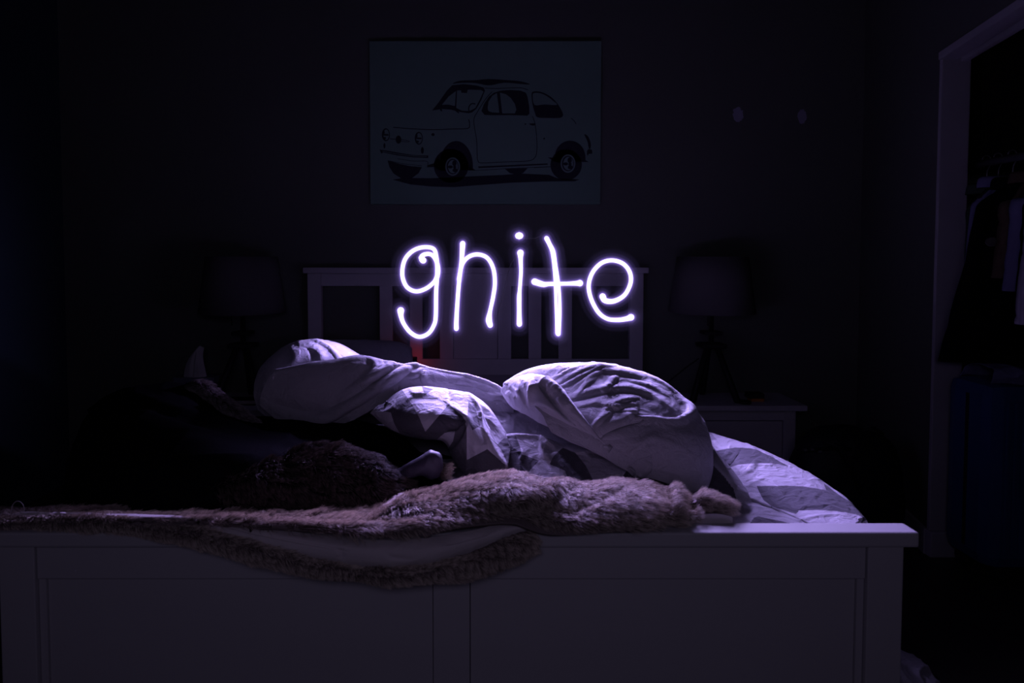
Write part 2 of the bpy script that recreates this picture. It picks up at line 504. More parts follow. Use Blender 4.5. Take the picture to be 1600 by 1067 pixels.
lin, cov, cov_tone = [], [], []
def remap(rows, xs, ys):
    return [[g if g[0] == 'w' else (g[0], g[1], float(np.interp(g[2], xs, ys))) for g in r] for r in rows]
STEEP = ((1.40, 1.46, 1.50, 1.60, 1.68, 1.80, 1.93, 1.98, 2.12, 2.3), (1.395, 1.45, 1.475, 1.533, 1.58, 1.65, 1.755, 1.80, 1.95, 2.1))
RIDGE = ((1.70, 1.77, 1.97, 2.07, 2.3), (1.775, 1.805, 1.875, 1.97, 2.1))

# left lump over a pillow
crest = [(425, 562, 2.14), (452, 542, 2.15), (490, 534, 2.16), (530, 541, 2.18), (572, 563, 2.2)]
rows = [[(405, 640, 1.98), (440, 664, 1.93), (490, 670, 1.92), (540, 660, 1.92), (590, 640, 1.95)],
        [(399, 612, 2.00), (430, 615, 1.95), (480, 615, 1.93), (530, 610, 1.94), (590, 600, 1.98)],
        [(404, 588, 2.04), (435, 577, 2.00), (480, 572, 1.985), (530, 570, 2.0), (585, 577, 2.06)],
        [(413, 572, 2.08), (440, 555, 2.06), (480, 547, 2.06), (530, 553, 2.09), (578, 571, 2.13)],
        crest] + back_rows(crest, 14, 0.14, 2.5)
G = loft(rows, 190, 190)
G = wrinkle(G, 0.0025, 0.09, 3)
G = creases(G, normals(G), [([(488, 533), (510, 545), (522, 556), (530, 568)], 4, 0.009), ([(470, 541), (495, 552), (505, 570)], 5, 0.007),
                            ([(500, 535), (520, 548), (535, 562)], 4, -0.006), ([(455, 545), (462, 562), (450, 578)], 6, 0.006),
                            ([(478, 545), (485, 556), (490, 572)], 5, -0.006), ([(404, 614), (440, 630), (480, 640)], 6, -0.01)], 0.75)
lin.append(G)

# long ridge of turned-back lining, left to centre
crest = [(432, 581, 1.97), (475, 572, 1.955), (520, 566, 1.95), (562, 559, 1.955), (602, 567, 1.965), (622, 573, 1.965), (650, 572, 1.965), (672, 578, 1.965),
         (710, 585, 1.955), (745, 592, 1.95), (768, 601, 1.94), (786, 613, 1.93), (800, 626, 1.92)]
rows = [[(408, 632, 1.90), (440, 658, 1.85), (475, 667, 1.81), (510, 666, 1.78), (550, 656, 1.75), (585, 638, 1.73), (615, 622, 1.745), (650, 618, 1.765), (690, 620, 1.77), (730, 628, 1.77), (760, 645, 1.77), (785, 672, 1.77), (800, 690, 1.77)],
        [(409, 618, 1.89), (445, 638, 1.82), (480, 643, 1.77), (515, 642, 1.74), (553, 632, 1.73), (590, 613, 1.745), (620, 603, 1.775), (655, 602, 1.80), (695, 606, 1.81), (735, 614, 1.82), (762, 628, 1.82), (786, 648, 1.82), (802, 664, 1.82)],
        [(414, 604, 1.90), (450, 612, 1.83), (485, 612, 1.79), (520, 606, 1.77), (557, 598, 1.77), (595, 590, 1.79), (625, 587, 1.82), (657, 588, 1.84), (698, 594, 1.85), (738, 602, 1.855), (765, 613, 1.85), (786, 630, 1.85), (802, 644, 1.84)],
        [(423, 590, 1.93), (460, 587, 1.88), (500, 582, 1.855), (535, 576, 1.85), (560, 570, 1.855), (600, 575, 1.87), (624, 578, 1.885), (652, 578, 1.90), (690, 585, 1.90), (735, 594, 1.90), (766, 605, 1.895), (786, 619, 1.89), (801, 633, 1.88)],
        crest] + back_rows(crest, 13, 0.10, 2.2)
G = loft(remap(rows, *RIDGE), 340, 170)
G = wrinkle(G, 0.0022, 0.10, 21, (1, 1, 1.3))
G = creases(G, normals(G), [([(470, 668), (520, 650), (570, 622), (612, 596), (650, 573)], 6, 0.020),
                            ([(540, 622), (575, 598), (600, 582), (622, 572)], 6, 0.020),
                            ([(500, 645), (550, 622), (590, 596), (632, 573)], 7, -0.008),
                            ([(575, 562), (583, 570), (584, 580)], 3.5, 0.007), ([(596, 566), (600, 574), (590, 582)], 3, -0.006),
                            ([(663, 580), (660, 590), (665, 600), (680, 606), (705, 608)], 3.5, 0.008),
                            ([(640, 590), (652, 586), (662, 578)], 3.5, 0.006), ([(643, 594), (658, 590)], 3, -0.005),
                            ([(700, 600), (740, 606), (775, 620)], 5, -0.006),
                            ([(752, 620), (768, 622), (785, 624), (796, 634)], 3.5, 0.008),
                            ([(420, 625), (460, 640), (500, 645), (540, 640)], 9, -0.012)], 0.72)
lin.append(G)

# valley in the middle
rows = [[(755, 705, 1.66), (800, 702, 1.67), (850, 700, 1.69), (900, 708, 1.69), (940, 725, 1.62)],
        [(758, 668, 1.72), (800, 668, 1.745), (850, 672, 1.75), (910, 690, 1.71), (950, 710, 1.64)],
        [(758, 640, 1.80), (800, 643, 1.83), (850, 648, 1.82), (915, 670, 1.76), (955, 700, 1.68)],
        [(765, 618, 1.89), (798, 622, 1.91), (830, 622, 1.93), (900, 645, 1.83), (950, 690, 1.72)],
        [(775, 615, 1.96), (798, 618, 1.98), (830, 616, 2.00), (900, 640, 1.92), (950, 690, 1.8)],
        [('w', 0.02, 2.18, 0.60), ('w', 0.08, 2.2, 0.60), ('w', 0.16, 2.2, 0.60), ('w', 0.28, 2.1, 0.60), ('w', 0.36, 2.0, 0.60)]]
G = loft(rows, 170, 130)
G = wrinkle(G, 0.004, 0.07, 33)
G = creases(G, normals(G), [([(782, 636), (795, 634), (812, 640), (816, 645), (806, 648)], 4, 0.012), ([(797, 628), (806, 634), (800, 640)], 4, -0.010),
                            ([(785, 645), (800, 655), (805, 665)], 6, 0.006)], 0.8)
lin.append(G)

# big right mound of lining
crest = [(789, 603, 1.93), (812, 588, 1.95), (838, 579, 1.955), (880, 573, 1.945), (930, 572, 1.93), (975, 578, 1.92), (1010, 589, 1.91), (1040, 603, 1.895), (1064, 623, 1.88), (1083, 646, 1.86)]
rows = [[(862, 676, 1.64), (890, 690, 1.60), (930, 707, 1.565), (960, 723, 1.54), (990, 739, 1.51), (1020, 748, 1.49), (1050, 757, 1.475), (1078, 766, 1.465), (1098, 765, 1.47), (1108, 748, 1.50)],
        [(850, 655, 1.68), (885, 672, 1.63), (925, 686, 1.58), (960, 700, 1.55), (990, 714, 1.515), (1020, 722, 1.495), (1050, 729, 1.48), (1080, 735, 1.475), (1101, 733, 1.49), (1110, 725, 1.53)],
        [(835, 636, 1.74), (875, 648, 1.68), (920, 657, 1.63), (955, 667, 1.59), (990, 679, 1.56), (1020, 687, 1.535), (1050, 693, 1.52), (1080, 697, 1.515), (1098, 697, 1.535), (1107, 695, 1.57)],
        [(815, 618, 1.83), (865, 624, 1.77), (915, 630, 1.72), (955, 636, 1.68), (990, 644, 1.65), (1020, 652, 1.63), (1050, 659, 1.61), (1077, 666, 1.605), (1092, 668, 1.63), (1100, 670, 1.67)],
        [(797, 606, 1.89), (850, 600, 1.86), (900, 600, 1.83), (945, 604, 1.80), (985, 611, 1.78), (1015, 619, 1.76), (1043, 629, 1.735), (1067, 640, 1.725), (1083, 647, 1.735), (1093, 655, 1.77)],
        crest] + back_rows(crest, 14, 0.12, 2.26)
G = loft(remap(rows, *STEEP), 300, 260)
G = wrinkle(G, 0.0028, 0.08, 41)
G = creases(G, normals(G), [
    ([(893, 627), (920, 617), (950, 611), (980, 611), (1010, 619), (1035, 634), (1058, 655)], 4, 0.009),
    ([(893, 632), (925, 623), (955, 617), (985, 618), (1012, 627)], 5, -0.006),
    ([(1062, 628), (1075, 637), (1076, 648), (1064, 657), (1048, 660), (1018, 659), (985, 656)], 5, 0.012),
    ([(1050, 622), (1062, 640), (1058, 651), (1040, 655)], 6, -0.010),
    ([(938, 680), (955, 667), (975, 660), (990, 648), (993, 640)], 6, 0.008),
    ([(955, 635), (975, 630), (995, 626)], 4, 0.008), ([(950, 642), (975, 637), (992, 636)], 3.5, 0.006), ([(952, 648), (978, 643)], 3.5, -0.006),
    ([(938, 684), (970, 670), (1000, 662)], 4, -0.006), ([(940, 683), (975, 683)], 4, 0.005),
    ([(947, 611), (957, 600), (966, 588)], 4, 0.008), ([(955, 611), (966, 600)], 4, -0.005),
    ([(868, 606), (895, 592), (920, 580), (945, 573)], 4, 0.009), ([(880, 606), (910, 591), (938, 578), (960, 575)], 4, 0.010),
    ([(874, 606), (905, 591), (930, 580)], 3, -0.008), ([(940, 582), (975, 586), (1005, 592)], 4, 0.008), ([(945, 589), (985, 593), (1020, 602)], 5, -0.007),
    ([(990, 745), (1010, 735), (1015, 720)], 6, 0.005), ([(985, 712), (1000, 712), (1020, 704)], 5, 0.004),
    ([(990, 700), (1030, 680)], 5, 0.003),
    ([(948, 578), (925, 590), (900, 606)], 3, 0.006), ([(915, 574), (890, 582), (868, 594)], 3, 0.006), ([(1000, 586), (1030, 600), (1052, 616)], 3, 0.006),
    ([(960, 640), (990, 650), (1020, 655)], 3, 0.005), ([(965, 652), (1000, 657), (1030, 658)], 2.5, 0.004), ([(925, 672), (945, 654), (962, 644)], 3, 0.005),
    ([(900, 640), (935, 634), (965, 640)], 3.5, 0.004), ([(905, 618), (918, 604), (930, 596)], 3, 0.005), ([(985, 600), (1015, 608), (1040, 622)], 3, 0.005)], 0.78)
lin.append(G)

# rolled fold that crosses the mound
rows = [[(781, 614, 1.93), (796, 634, 1.87), (820, 648, 1.80), (848, 664, 1.735), (880, 675, 1.68), (915, 686, 1.625), (952, 710, 1.565), (988, 742, 1.51)],
        [(783, 606, 1.915), (800, 622, 1.84), (824, 638, 1.77), (852, 655, 1.70), (882, 668, 1.65), (918, 683, 1.60), (954, 709, 1.55), (989, 741, 1.505)],
        [(795, 595, 1.90), (815, 605, 1.80), (836, 620, 1.73), (862, 642, 1.67), (890, 660, 1.625), (925, 683, 1.575), (958, 711, 1.54), (991, 741.5, 1.50)],
        [(815, 586, 1.90), (836, 594, 1.79), (855, 610, 1.72), (879, 635, 1.655), (904, 660, 1.605), (934, 688, 1.56), (963, 714, 1.53), (993, 742, 1.498)],
        [(832, 583, 1.90), (854, 588, 1.80), (872, 602, 1.725), (893, 630, 1.655), (916, 659, 1.60), (943, 689, 1.555), (968, 715, 1.525), (996, 743, 1.496)],
        [(842, 588, 1.96), (862, 597, 1.90), (880, 612, 1.82), (900, 640, 1.74), (922, 668, 1.68), (950, 700, 1.62), (975, 725, 1.57), (1000, 748, 1.52)]]
G = loft(remap(rows, *STEEP), 220, 110)
G = wrinkle(G, 0.003, 0.06, 55)
G = creases(G, normals(G), [([(838, 594), (850, 612), (868, 635), (895, 662)], 4, -0.014), ([(830, 596), (826, 615), (828, 640)], 4, 0.009),
                            ([(800, 600), (812, 614), (822, 634)], 4, -0.010), ([(830, 634), (845, 630), (865, 640), (890, 660)], 4, 0.007),
                            ([(792, 606), (798, 612), (806, 622)], 3.5, -0.008), ([(868, 622), (880, 640)], 4, 0.008), ([(812, 590), (820, 602)], 4, 0.006)], 0.9)
lin.append(G)

# patterned skirt, centre-left
S1 = lambda p: zm(560, 560, 5.93, p)
poly_b3 = [(S1([(330, 300), (400, 285), (440, 340), (500, 430), (560, 540), (620, 680), (740, 745), (600, 800), (380, 690), (330, 600), (300, 500), (160, 480), (190, 380), (250, 310)]), 0),
           (S1([(585, 255), (690, 285), (615, 342)]), 0),
           (S1([(840, 420), (620, 680), (650, 725), (735, 745), (800, 690), (895, 672), (1000, 590), (960, 530), (890, 470)]), 0),
           (S1([(735, 745), (890, 680), (880, 760), (820, 860), (720, 790)]), 1),
           (S1([(895, 672), (985, 590), (1003, 640), (1005, 940), (1195, 840), (1400, 1020), (1300, 1250), (900, 1250), (815, 860), (880, 760)]), 0),
           (S1([(1020, 395), (1090, 480), (1130, 625), (1055, 665), (1010, 560)]), 0),
           (S1([(1200, 715), (1290, 795), (1340, 745), (1480, 720), (1480, 980), (1395, 1010), (1320, 840)]), 0)]
rows = [[(578, 646, 1.72), (600, 664, 1.68), (625, 677, 1.64), (660, 685, 1.61), (692, 690, 1.60), (712, 722, 1.555), (735, 752, 1.515), (772, 772, 1.47)],
        [(580, 642, 1.71), (604, 656, 1.65), (632, 666, 1.595), (667, 671, 1.565), (702, 681, 1.555), (727, 709, 1.53), (752, 737, 1.505), (785, 757, 1.47)],
        [(586, 636, 1.71), (612, 640, 1.65), (642, 644, 1.60), (680, 648, 1.57), (717, 659, 1.555), (744, 681, 1.54), (767, 707, 1.525), (793, 728, 1.50)],
        [(598, 628, 1.73), (625, 620, 1.685), (655, 620, 1.66), (694, 627, 1.635), (730, 638, 1.615), (755, 657, 1.60), (775, 682, 1.585), (797, 702, 1.56)],
        [(612, 617, 1.77), (630, 607, 1.75), (656, 604, 1.74), (697, 607, 1.725), (735, 616, 1.705), (759, 632, 1.685), (776, 656, 1.66), (792, 682, 1.63)],
        [(618, 624, 1.84), (634, 616, 1.83), (658, 612, 1.82), (698, 615, 1.81), (736, 626, 1.79), (765, 642, 1.76), (785, 668, 1.73), (798, 692, 1.69)]]
G = loft(rows, 300, 230)
G = wrinkle(G, 0.0025, 0.09, 61)
G = creases(G, normals(G), [([(733, 616), (748, 640), (755, 670), (768, 700), (790, 728)], 4, 0.012), ([(744, 625), (762, 655), (778, 690)], 4, -0.009),
                            ([(700, 632), (720, 648), (730, 660), (724, 685), (706, 705)], 5, 0.012), ([(696, 664), (705, 672), (714, 668)], 5, -0.013),
                            ([(592, 640), (605, 634), (616, 626)], 7, -0.006), ([(620, 640), (650, 618), (690, 622)], 8, 0.006),
                            ([(700, 610), (705, 632)], 3, -0.006), ([(640, 608), (648, 618), (670, 616)], 5, 0.005),
                            ([(729, 660), (731, 700), (735, 735)], 5, -0.009), ([(752, 645), (757, 680)], 4, -0.008)], 0.9)
cov.append(G); cov_tone.append(tone(G, poly_b3))

# patterned band below the mound
S2 = lambda p: zm(760, 660, 4.444, p)
S3 = lambda p: zm(1080, 660, 5.714, p)
poly_b5 = [(S2([(-10, 60), (50, 110), (80, 150), (110, 95), (205, 95), (235, 170), (245, 220), (365, 265), (300, 335), (240, 500), (150, 500), (150, 300), (110, 190)]), 0),
           (S2([(440, 290), (465, 235), (530, 175), (620, 212), (690, 300), (740, 400), (760, 560), (620, 560), (570, 400), (545, 335)]), 0),
           (S2([(682, 95), (760, 80), (950, 215), (830, 228), (750, 203)]), 0),
           (S2([(1020, 270), (1180, 318), (1265, 445), (1300, 560), (900, 560), (935, 388)]), 0),
           (S3([(0, 640), (60, 600), (160, 480), (200, 385), (300, 490), (380, 600), (410, 720), (440, 900), (-40, 900)]), 0)]
rows = [[(735, 775, 1.46), (800, 795, 1.42), (900, 803, 1.40), (1000, 808, 1.38), (1100, 812, 1.37), (1150, 806, 1.385), (1182, 796, 1.40)],
        [(742, 730, 1.545), (808, 742, 1.51), (900, 752, 1.475), (1000, 763, 1.455), (1090, 775, 1.44), (1140, 765, 1.465), (1168, 772, 1.45)],
        [(750, 700, 1.60), (812, 708, 1.57), (900, 722, 1.54), (1000, 735, 1.52), (1085, 745, 1.505), (1125, 732, 1.53), (1148, 740, 1.515)],
        [(758, 683, 1.64), (785, 685, 1.625), (830, 687, 1.62), (890, 700, 1.60), (950, 706, 1.595), (1010, 715, 1.58), (1075, 722, 1.57), (1112, 705, 1.605), (1128, 716, 1.58)],
        [(765, 672, 1.67), (780, 681, 1.665), (800, 682, 1.67), (845, 684, 1.675), (880, 692, 1.675), (950, 690, 1.68), (1010, 700, 1.67), (1080, 702, 1.67), (1105, 692, 1.68), (1113, 700, 1.67)],
        [(770, 690, 1.74), (785, 698, 1.74), (802, 700, 1.75), (846, 702, 1.75), (880, 708, 1.75), (950, 706, 1.75), (1010, 714, 1.75), (1080, 714, 1.76), (1104, 706, 1.76), (1110, 714, 1.75)]]
G = loft(rows, 340, 170)
G = wrinkle(G, 0.003, 0.10, 71)
G = creases(G, normals(G), [([(762, 668), (772, 690), (779, 693)], 5, -0.012), ([(782, 684), (800, 682), (840, 685), (858, 694), (875, 702)], 4, 0.010),
                            ([(845, 690), (848, 710), (862, 722)], 6, 0.010), ([(858, 708), (866, 702), (880, 698)], 5, -0.008),
                            ([(808, 705), (815, 710), (812, 720)], 4, 0.008), ([(900, 708), (930, 706), (960, 712), (990, 718)], 4, 0.011),
                            ([(1105, 715), (1140, 750), (1172, 780)], 7, 0.010), ([(1120, 740), (1150, 770)], 7, -0.006)], 0.85)
cov.append(G); cov_tone.append(tone(G, poly_b5))

# puffed right edge of the duvet that runs back along the bed side
poly_c = [(S3([(60, 60), (100, 100), (108, 190), (240, 180), (165, 105)]), 0.5),
          (S3([(180, 285), (380, 248), (470, 248), (560, 258), (700, 320), (880, 422), (760, 398), (600, 390), (430, 405), (310, 440), (230, 355)]), 0.36),
          (S3([(583, 595), (850, 593), (1000, 600), (1198, 633), (1180, 575), (1450, 770), (1620, 960), (1560, 900), (1480, 855), (1300, 825), (1150, 815), (970, 815), (940, 850), (720, 780), (645, 720)]), 0)]
rows = [[(1098, 745, 1.66), (1130, 760, 1.545), (1165, 778, 1.46), (1215, 800, 1.38), (1265, 822, 1.305), (1320, 845, 1.235)],
        [(1100, 728, 1.70), (1140, 745, 1.58), (1182, 765, 1.49), (1230, 788, 1.41), (1275, 808, 1.33), (1325, 835, 1.25)],
        [(1100, 705, 1.78), (1148, 722, 1.655), (1197, 745, 1.555), (1247, 769, 1.46), (1290, 792, 1.375), (1335, 823, 1.275)],
        [(1098, 690, 1.86), (1150, 704, 1.75), (1205, 726, 1.64), (1260, 755, 1.52), (1305, 783, 1.42), (1345, 817, 1.30)],
        [(1097, 679, 1.96), (1110, 680, 1.93), (1150, 692, 1.84), (1205, 715, 1.71), (1265, 748, 1.565), (1312, 780, 1.455), (1350, 818, 1.32)],
        [('w', 0.74, 2.02, 0.56), ('w', 0.79, 1.9, 0.55), ('w', 0.81, 1.75, 0.54), ('w', 0.82, 1.6, 0.54), ('w', 0.825, 1.5, 0.53), ('w', 0.83, 1.34, 0.53)],
        [('w', 0.77, 2.02, 0.35), ('w', 0.81, 1.9, 0.34), ('w', 0.83, 1.75, 0.33), ('w', 0.835, 1.6, 0.33), ('w', 0.84, 1.5, 0.34), ('w', 0.84, 1.36, 0.36)]]
G = loft(rows, 260, 200)
G = wrinkle(G, 0.0028, 0.07, 83)
G = creases(G, normals(G), [([(1142, 700), (1135, 715), (1118, 728), (1110, 735)], 3.5, 0.006), ([(1158, 706), (1140, 730), (1122, 740)], 4, -0.005),
                            ([(1195, 716), (1180, 725), (1170, 738), (1160, 745)], 3.5, 0.004), ([(1342, 812), (1346, 822), (1338, 828)], 4, 0.006),
                            ([(1260, 795), (1275, 780), (1285, 772)], 5, 0.0015), ([(1235, 790), (1250, 770)], 5, 0.0015)], 0.6)
cov.append(G); cov_tone.append(tone(G, poly_c))

# flat front of the cover between throw and right edge
poly_d = [(S3([(480, 965), (560, 848), (600, 838), (800, 880), (1010, 930), (1070, 965), (880, 1010), (840, 960), (755, 930), (740, 970), (600, 1100)]), 0)]
rows = [[('w', 0.30, 1.225, 0.600), ('w', 0.45, 1.225, 0.600), ('w', 0.60, 1.225, 0.600), ('w', 0.74, 1.225, 0.590)],
        [('w', 0.30, 1.30, 0.620), ('w', 0.45, 1.30, 0.622), ('w', 0.60, 1.30, 0.622), ('w', 0.74, 1.30, 0.608)],
        [('w', 0.30, 1.42, 0.616), ('w', 0.45, 1.42, 0.618), ('w', 0.60, 1.42, 0.614), ('w', 0.74, 1.42, 0.606)],
        [('w', 0.30, 1.60, 0.60), ('w', 0.45, 1.60, 0.60), ('w', 0.60, 1.60, 0.60), ('w', 0.74, 1.60, 0.60)]]
G = loft(rows, 220, 140)
G = wrinkle(G, 0.003, 0.06, 91, (1, 2, 1))
cov.append(G); cov_tone.append(tone(G, poly_d))

duvet = thing('duvet', 'rumpled duvet heaped on the bed, lavender lining turned over geometric print', 'duvet')
grids_obj('lining', lin, M['lining'], duvet, solid=0.008)['label'] = 'plain pale lavender lining'
grids_obj('patterned_cover', cov, M['cover'], duvet, cov_tone, solid=0.008)['label'] = 'cover printed with light and charcoal triangles'

# ------------------------------------------------------------------ fur
def fur(name, grids, count, length, flow, mat, parent, rad=0.0005, lift=0.55, clump=0.6, seed=1, cell=0.014, label=None, weight=None):
    r = np.random.default_rng(seed)
    roots, nors = [], []
    areas = []
    for G in grids:
        a = np.linalg.norm(np.cross(G[1:, :-1] - G[:-1, :-1], G[:-1, 1:] - G[:-1, :-1]), axis=2)
        areas.append(a.sum())
    areas = np.array(areas)
    for G, A in zip(grids, areas):
        n = int(count * A / areas.sum())
        a = np.linalg.norm(np.cross(G[1:, :-1] - G[:-1, :-1], G[:-1, 1:] - G[:-1, :-1]), axis=2)
        pr = a.ravel() / a.sum()
        ci = r.choice(pr.size, n, p=pr)
        i, j = np.unravel_index(ci, a.shape)
        u = r.random((n, 1)); v = r.random((n, 1))
        p = (G[i, j] * (1 - u) + G[i, j + 1] * u) * (1 - v) + (G[i + 1, j] * (1 - u) + G[i + 1, j + 1] * u) * v
        N = normals(G)
        roots.append(p); nors.append(N[i, j])
    p = np.concatenate(roots); N = np.concatenate(nors)
    n = len(p)
    fl_ = flow(p, N)
    fl_ = fl_ + 0.42 * np.stack([vnoise(p / 0.07, seed + 1), vnoise(p / 0.07, seed + 2), vnoise(p / 0.07, seed + 3)], -1)
    fl_ -= (fl_ * N).sum(1, keepdims=True) * N
    fl_ /= np.linalg.norm(fl_, axis=1, keepdims=True) + 1e-9
    L = length * (0.6 + 0.6 * r.random((n, 1))) * (1 + 0.35 * vnoise(p / 0.06, seed + 7))[:, None]
    jit = r.normal(0, 0.08, (n, 3))
    d0 = N * (lift + 0.25) + fl_ * 0.5 + jit
    d0 /= np.linalg.norm(d0, axis=1, keepdims=True)
    d1 = N * lift * 0.55 + fl_ * 1.0 + jit * 1.4
    d1 /= np.linalg.norm(d1, axis=1, keepdims=True)
    K = 5
    pts = np.zeros((n, K, 3))
    pts[:, 0] = p - N * 0.001
    for k in range(1, K):
        t = k / (K - 1)
        dd = d0 * (1 - t) + d1 * t
        dd /= np.linalg.norm(dd, axis=1, keepdims=True)
        pts[:, k] = pts[:, k - 1] + dd * L / (K - 1)
    # clumps: strands of one jittered cell lean to a shared tip
    q = p + 0.5 * cell * np.stack([vnoise(p / 0.02, 5), vnoise(p / 0.02, 6), vnoise(p / 0.02, 8)], -1)
    key = np.floor(q / cell).astype(np.int64)
    h = (key[:, 0] * 73856093) ^ (key[:, 1] * 19349663) ^ (key[:, 2] * 83492791)
    _, inv = np.unique(h, return_inverse=True)
    inv = inv.ravel()
    cnt = np.bincount(inv)
    tips = np.stack([np.bincount(inv, pts[:, -1, c]) / cnt for c in range(3)], 1)[inv]
    mids = np.stack([np.bincount(inv, pts[:, 2, c]) / cnt for c in range(3)], 1)[inv]
    ck = clump * (0.5 + 0.5 * r.random((n, 1)))
    pts[:, -1] += (tips - pts[:, -1]) * ck
    pts[:, 3] += (0.5 * (tips + mids) - pts[:, 3]) * ck * 0.6
    cu = bpy.data.hair_curves.new(name)
    cu.add_curves([K] * n)
    cu.attributes['position'].data.foreach_set('vector', pts.astype(np.float32).ravel())
    at = cu.attributes.get('radius') or cu.attributes.new('radius', 'FLOAT', 'POINT')
    rr = np.tile(np.array([1.0, 1.0, 0.9, 0.7, 0.25]) * rad, n)
    at.data.foreach_set('value', rr.astype(np.float32))
    cu.materials.append(mat)
    o = new_obj(name, cu, parent)
    o['kind'] = 'stuff'
    if label: o['label'] = label
    return o

def ZD(px, py, z):
    d = 1.2
    for _ in range(6):
        d += (P(px, py, d)[2] - z) / 0.42
    return (px, py, float(d))
throw = thing('fur_throw', 'long taupe faux fur throw draped across the foot of the bed', 'throw')
rows = [[(-60, 812, 1.50), (60, 806, 1.50), (200, 806, 1.50), (300, 806, 1.48), (400, 806, 1.48), (470, 808, 1.48), (560, 810, 1.47), (600, 800, 1.46), (640, 785, 1.46), (690, 776, 1.46), (740, 768, 1.46), (800, 760, 1.46), (850, 765, 1.45), (900, 768, 1.45), (950, 770, 1.45), (1000, 772, 1.44), (1050, 782, 1.43), (1100, 786, 1.42), (1135, 794, 1.41)],
        [(-60, 806, 1.360), (60, 800, 1.360), (200, 803, 1.360), (300, 805, 1.350), (400, 804, 1.350), (470, 806, 1.350), (560, 808, 1.340), (600, 799, 1.340), (640, 778, 1.355), (690, 766, 1.355), (740, 758, 1.355), (800, 747, 1.355), (850, 754, 1.350), (900, 759, 1.345), (950, 761, 1.345), (1000, 763, 1.335), (1050, 775, 1.330), (1100, 783, 1.255), (1138, 792, 1.280)],
        [(-60, 812, 1.290), (60, 806, 1.290), (200, 808, 1.285), (300, 812, 1.270), (400, 815, 1.250), (470, 819, 1.235), (560, 821, 1.225), (600, 815, 1.22), (640, 798, 1.215), (690, 785, 1.215), (740, 776, 1.215), (800, 766, 1.220), (850, 773, 1.22), (900, 778, 1.218), (950, 782, 1.215), (1000, 786, 1.212), (1050, 793, 1.225), (1100, 794, 1.28), (1138, 798, 1.285)],
        [(-60, 820, 1.19), (60, 813, 1.19), ZD(200, 814, 0.684), ZD(300, 814, 0.686), ZD(400, 819, 0.686), ZD(470, 823, 0.686), ZD(560, 828, 0.686), ZD(600, 827, 0.686), ZD(640, 823, 0.687), ZD(690, 816, 0.688), ZD(740, 808, 0.689), ZD(800, 804, 0.689), ZD(850, 812, 0.687), ZD(900, 817, 0.686), ZD(950, 819, 0.684), ZD(1000, 820, 0.682), ZD(1050, 810, 0.676), (1100, 799, 1.262), (1138, 802, 1.268)],
        [(-60, 826, 1.17), (60, 818, 1.175), ZD(200, 819, 0.677), ZD(300, 820, 0.679), ZD(400, 826, 0.678), ZD(470, 831, 0.676), ZD(560, 838, 0.672), ZD(600, 840, 0.670), ZD(640, 839, 0.671), ZD(690, 831, 0.676), ZD(740, 822, 0.680), ZD(800, 821, 0.679), ZD(850, 834, 0.669), ZD(900, 836, 0.667), ZD(950, 833, 0.668), ZD(1000, 830, 0.668), ZD(1050, 814, 0.670), (1100, 802, 1.255), (1138, 804, 1.262)]]
G1 = loft(rows, 420, 110)
G1 = wrinkle(G1, 0.006, 0.11, 101)
G1 = creases(G1, normals(G1), [([(790, 785), (840, 780), (880, 765)], 10, 0.014), ([(805, 762), (830, 768), (850, 766)], 10, -0.016),
                               ([(1040, 770), (1048, 790), (1040, 815)], 8, 0.016), ([(1068, 770), (1075, 795), (1070, 815)], 9, -0.020),
                               ([(1085, 785), (1110, 782), (1140, 792)], 12, 0.010), ([(930, 775), (960, 770), (990, 785)], 10, 0.012),
                               ([(890, 800), (930, 790)], 10, -0.012), ([(780, 800), (850, 800), (900, 810)], 9, -0.010),
                               ([(640, 780), (620, 800), (560, 812)], 12, 0.006)])
rows = [[(-60, 812, 1.20), (30, 806, 1.20), (130, 804, 1.19), (200, 808, 1.18), (300, 822, 1.16), (400, 847, 1.13), (500, 873, 1.118), (570, 886, 1.115), (640, 886, 1.115), (700, 874, 1.12), (760, 853, 1.135), (815, 832, 1.16), (832, 836, 1.165)],
        [(-60, 818, 1.175), (30, 814, 1.175), (130, 814, 1.165), (200, 820, 1.15), (300, 834, 1.13), (400, 861, 1.10), (500, 886, 1.09), (570, 897, 1.088), (640, 898, 1.088), (700, 890, 1.09), (765, 872, 1.105), (820, 848, 1.135), (836, 848, 1.15)],
        [(-60, 826, 1.18), (30, 824, 1.18), (130, 826, 1.17), (200, 831, 1.155), (300, 846, 1.135), (400, 874, 1.108), (490, 897, 1.10), (570, 905, 1.10), (640, 907, 1.10), (700, 904, 1.10), (768, 890, 1.11), (822, 862, 1.135), (838, 856, 1.15)],
        [(-60, 824, 1.20), (30, 822, 1.20), (130, 824, 1.19), (200, 830, 1.175), (300, 842, 1.155), (400, 868, 1.14), (490, 890, 1.14), (570, 898, 1.14), (640, 900, 1.14), (700, 896, 1.14), (766, 884, 1.14), (822, 858, 1.15), (836, 852, 1.158)]]
G2 = loft(rows, 300, 60)
G2 = wrinkle(G2, 0.003, 0.08, 111)
grids_obj('throw_body', [G1], M['throw'], throw, solid=0.006)
grids_obj('rolled_edge', [G2], M['throw'], throw, solid=0.004)
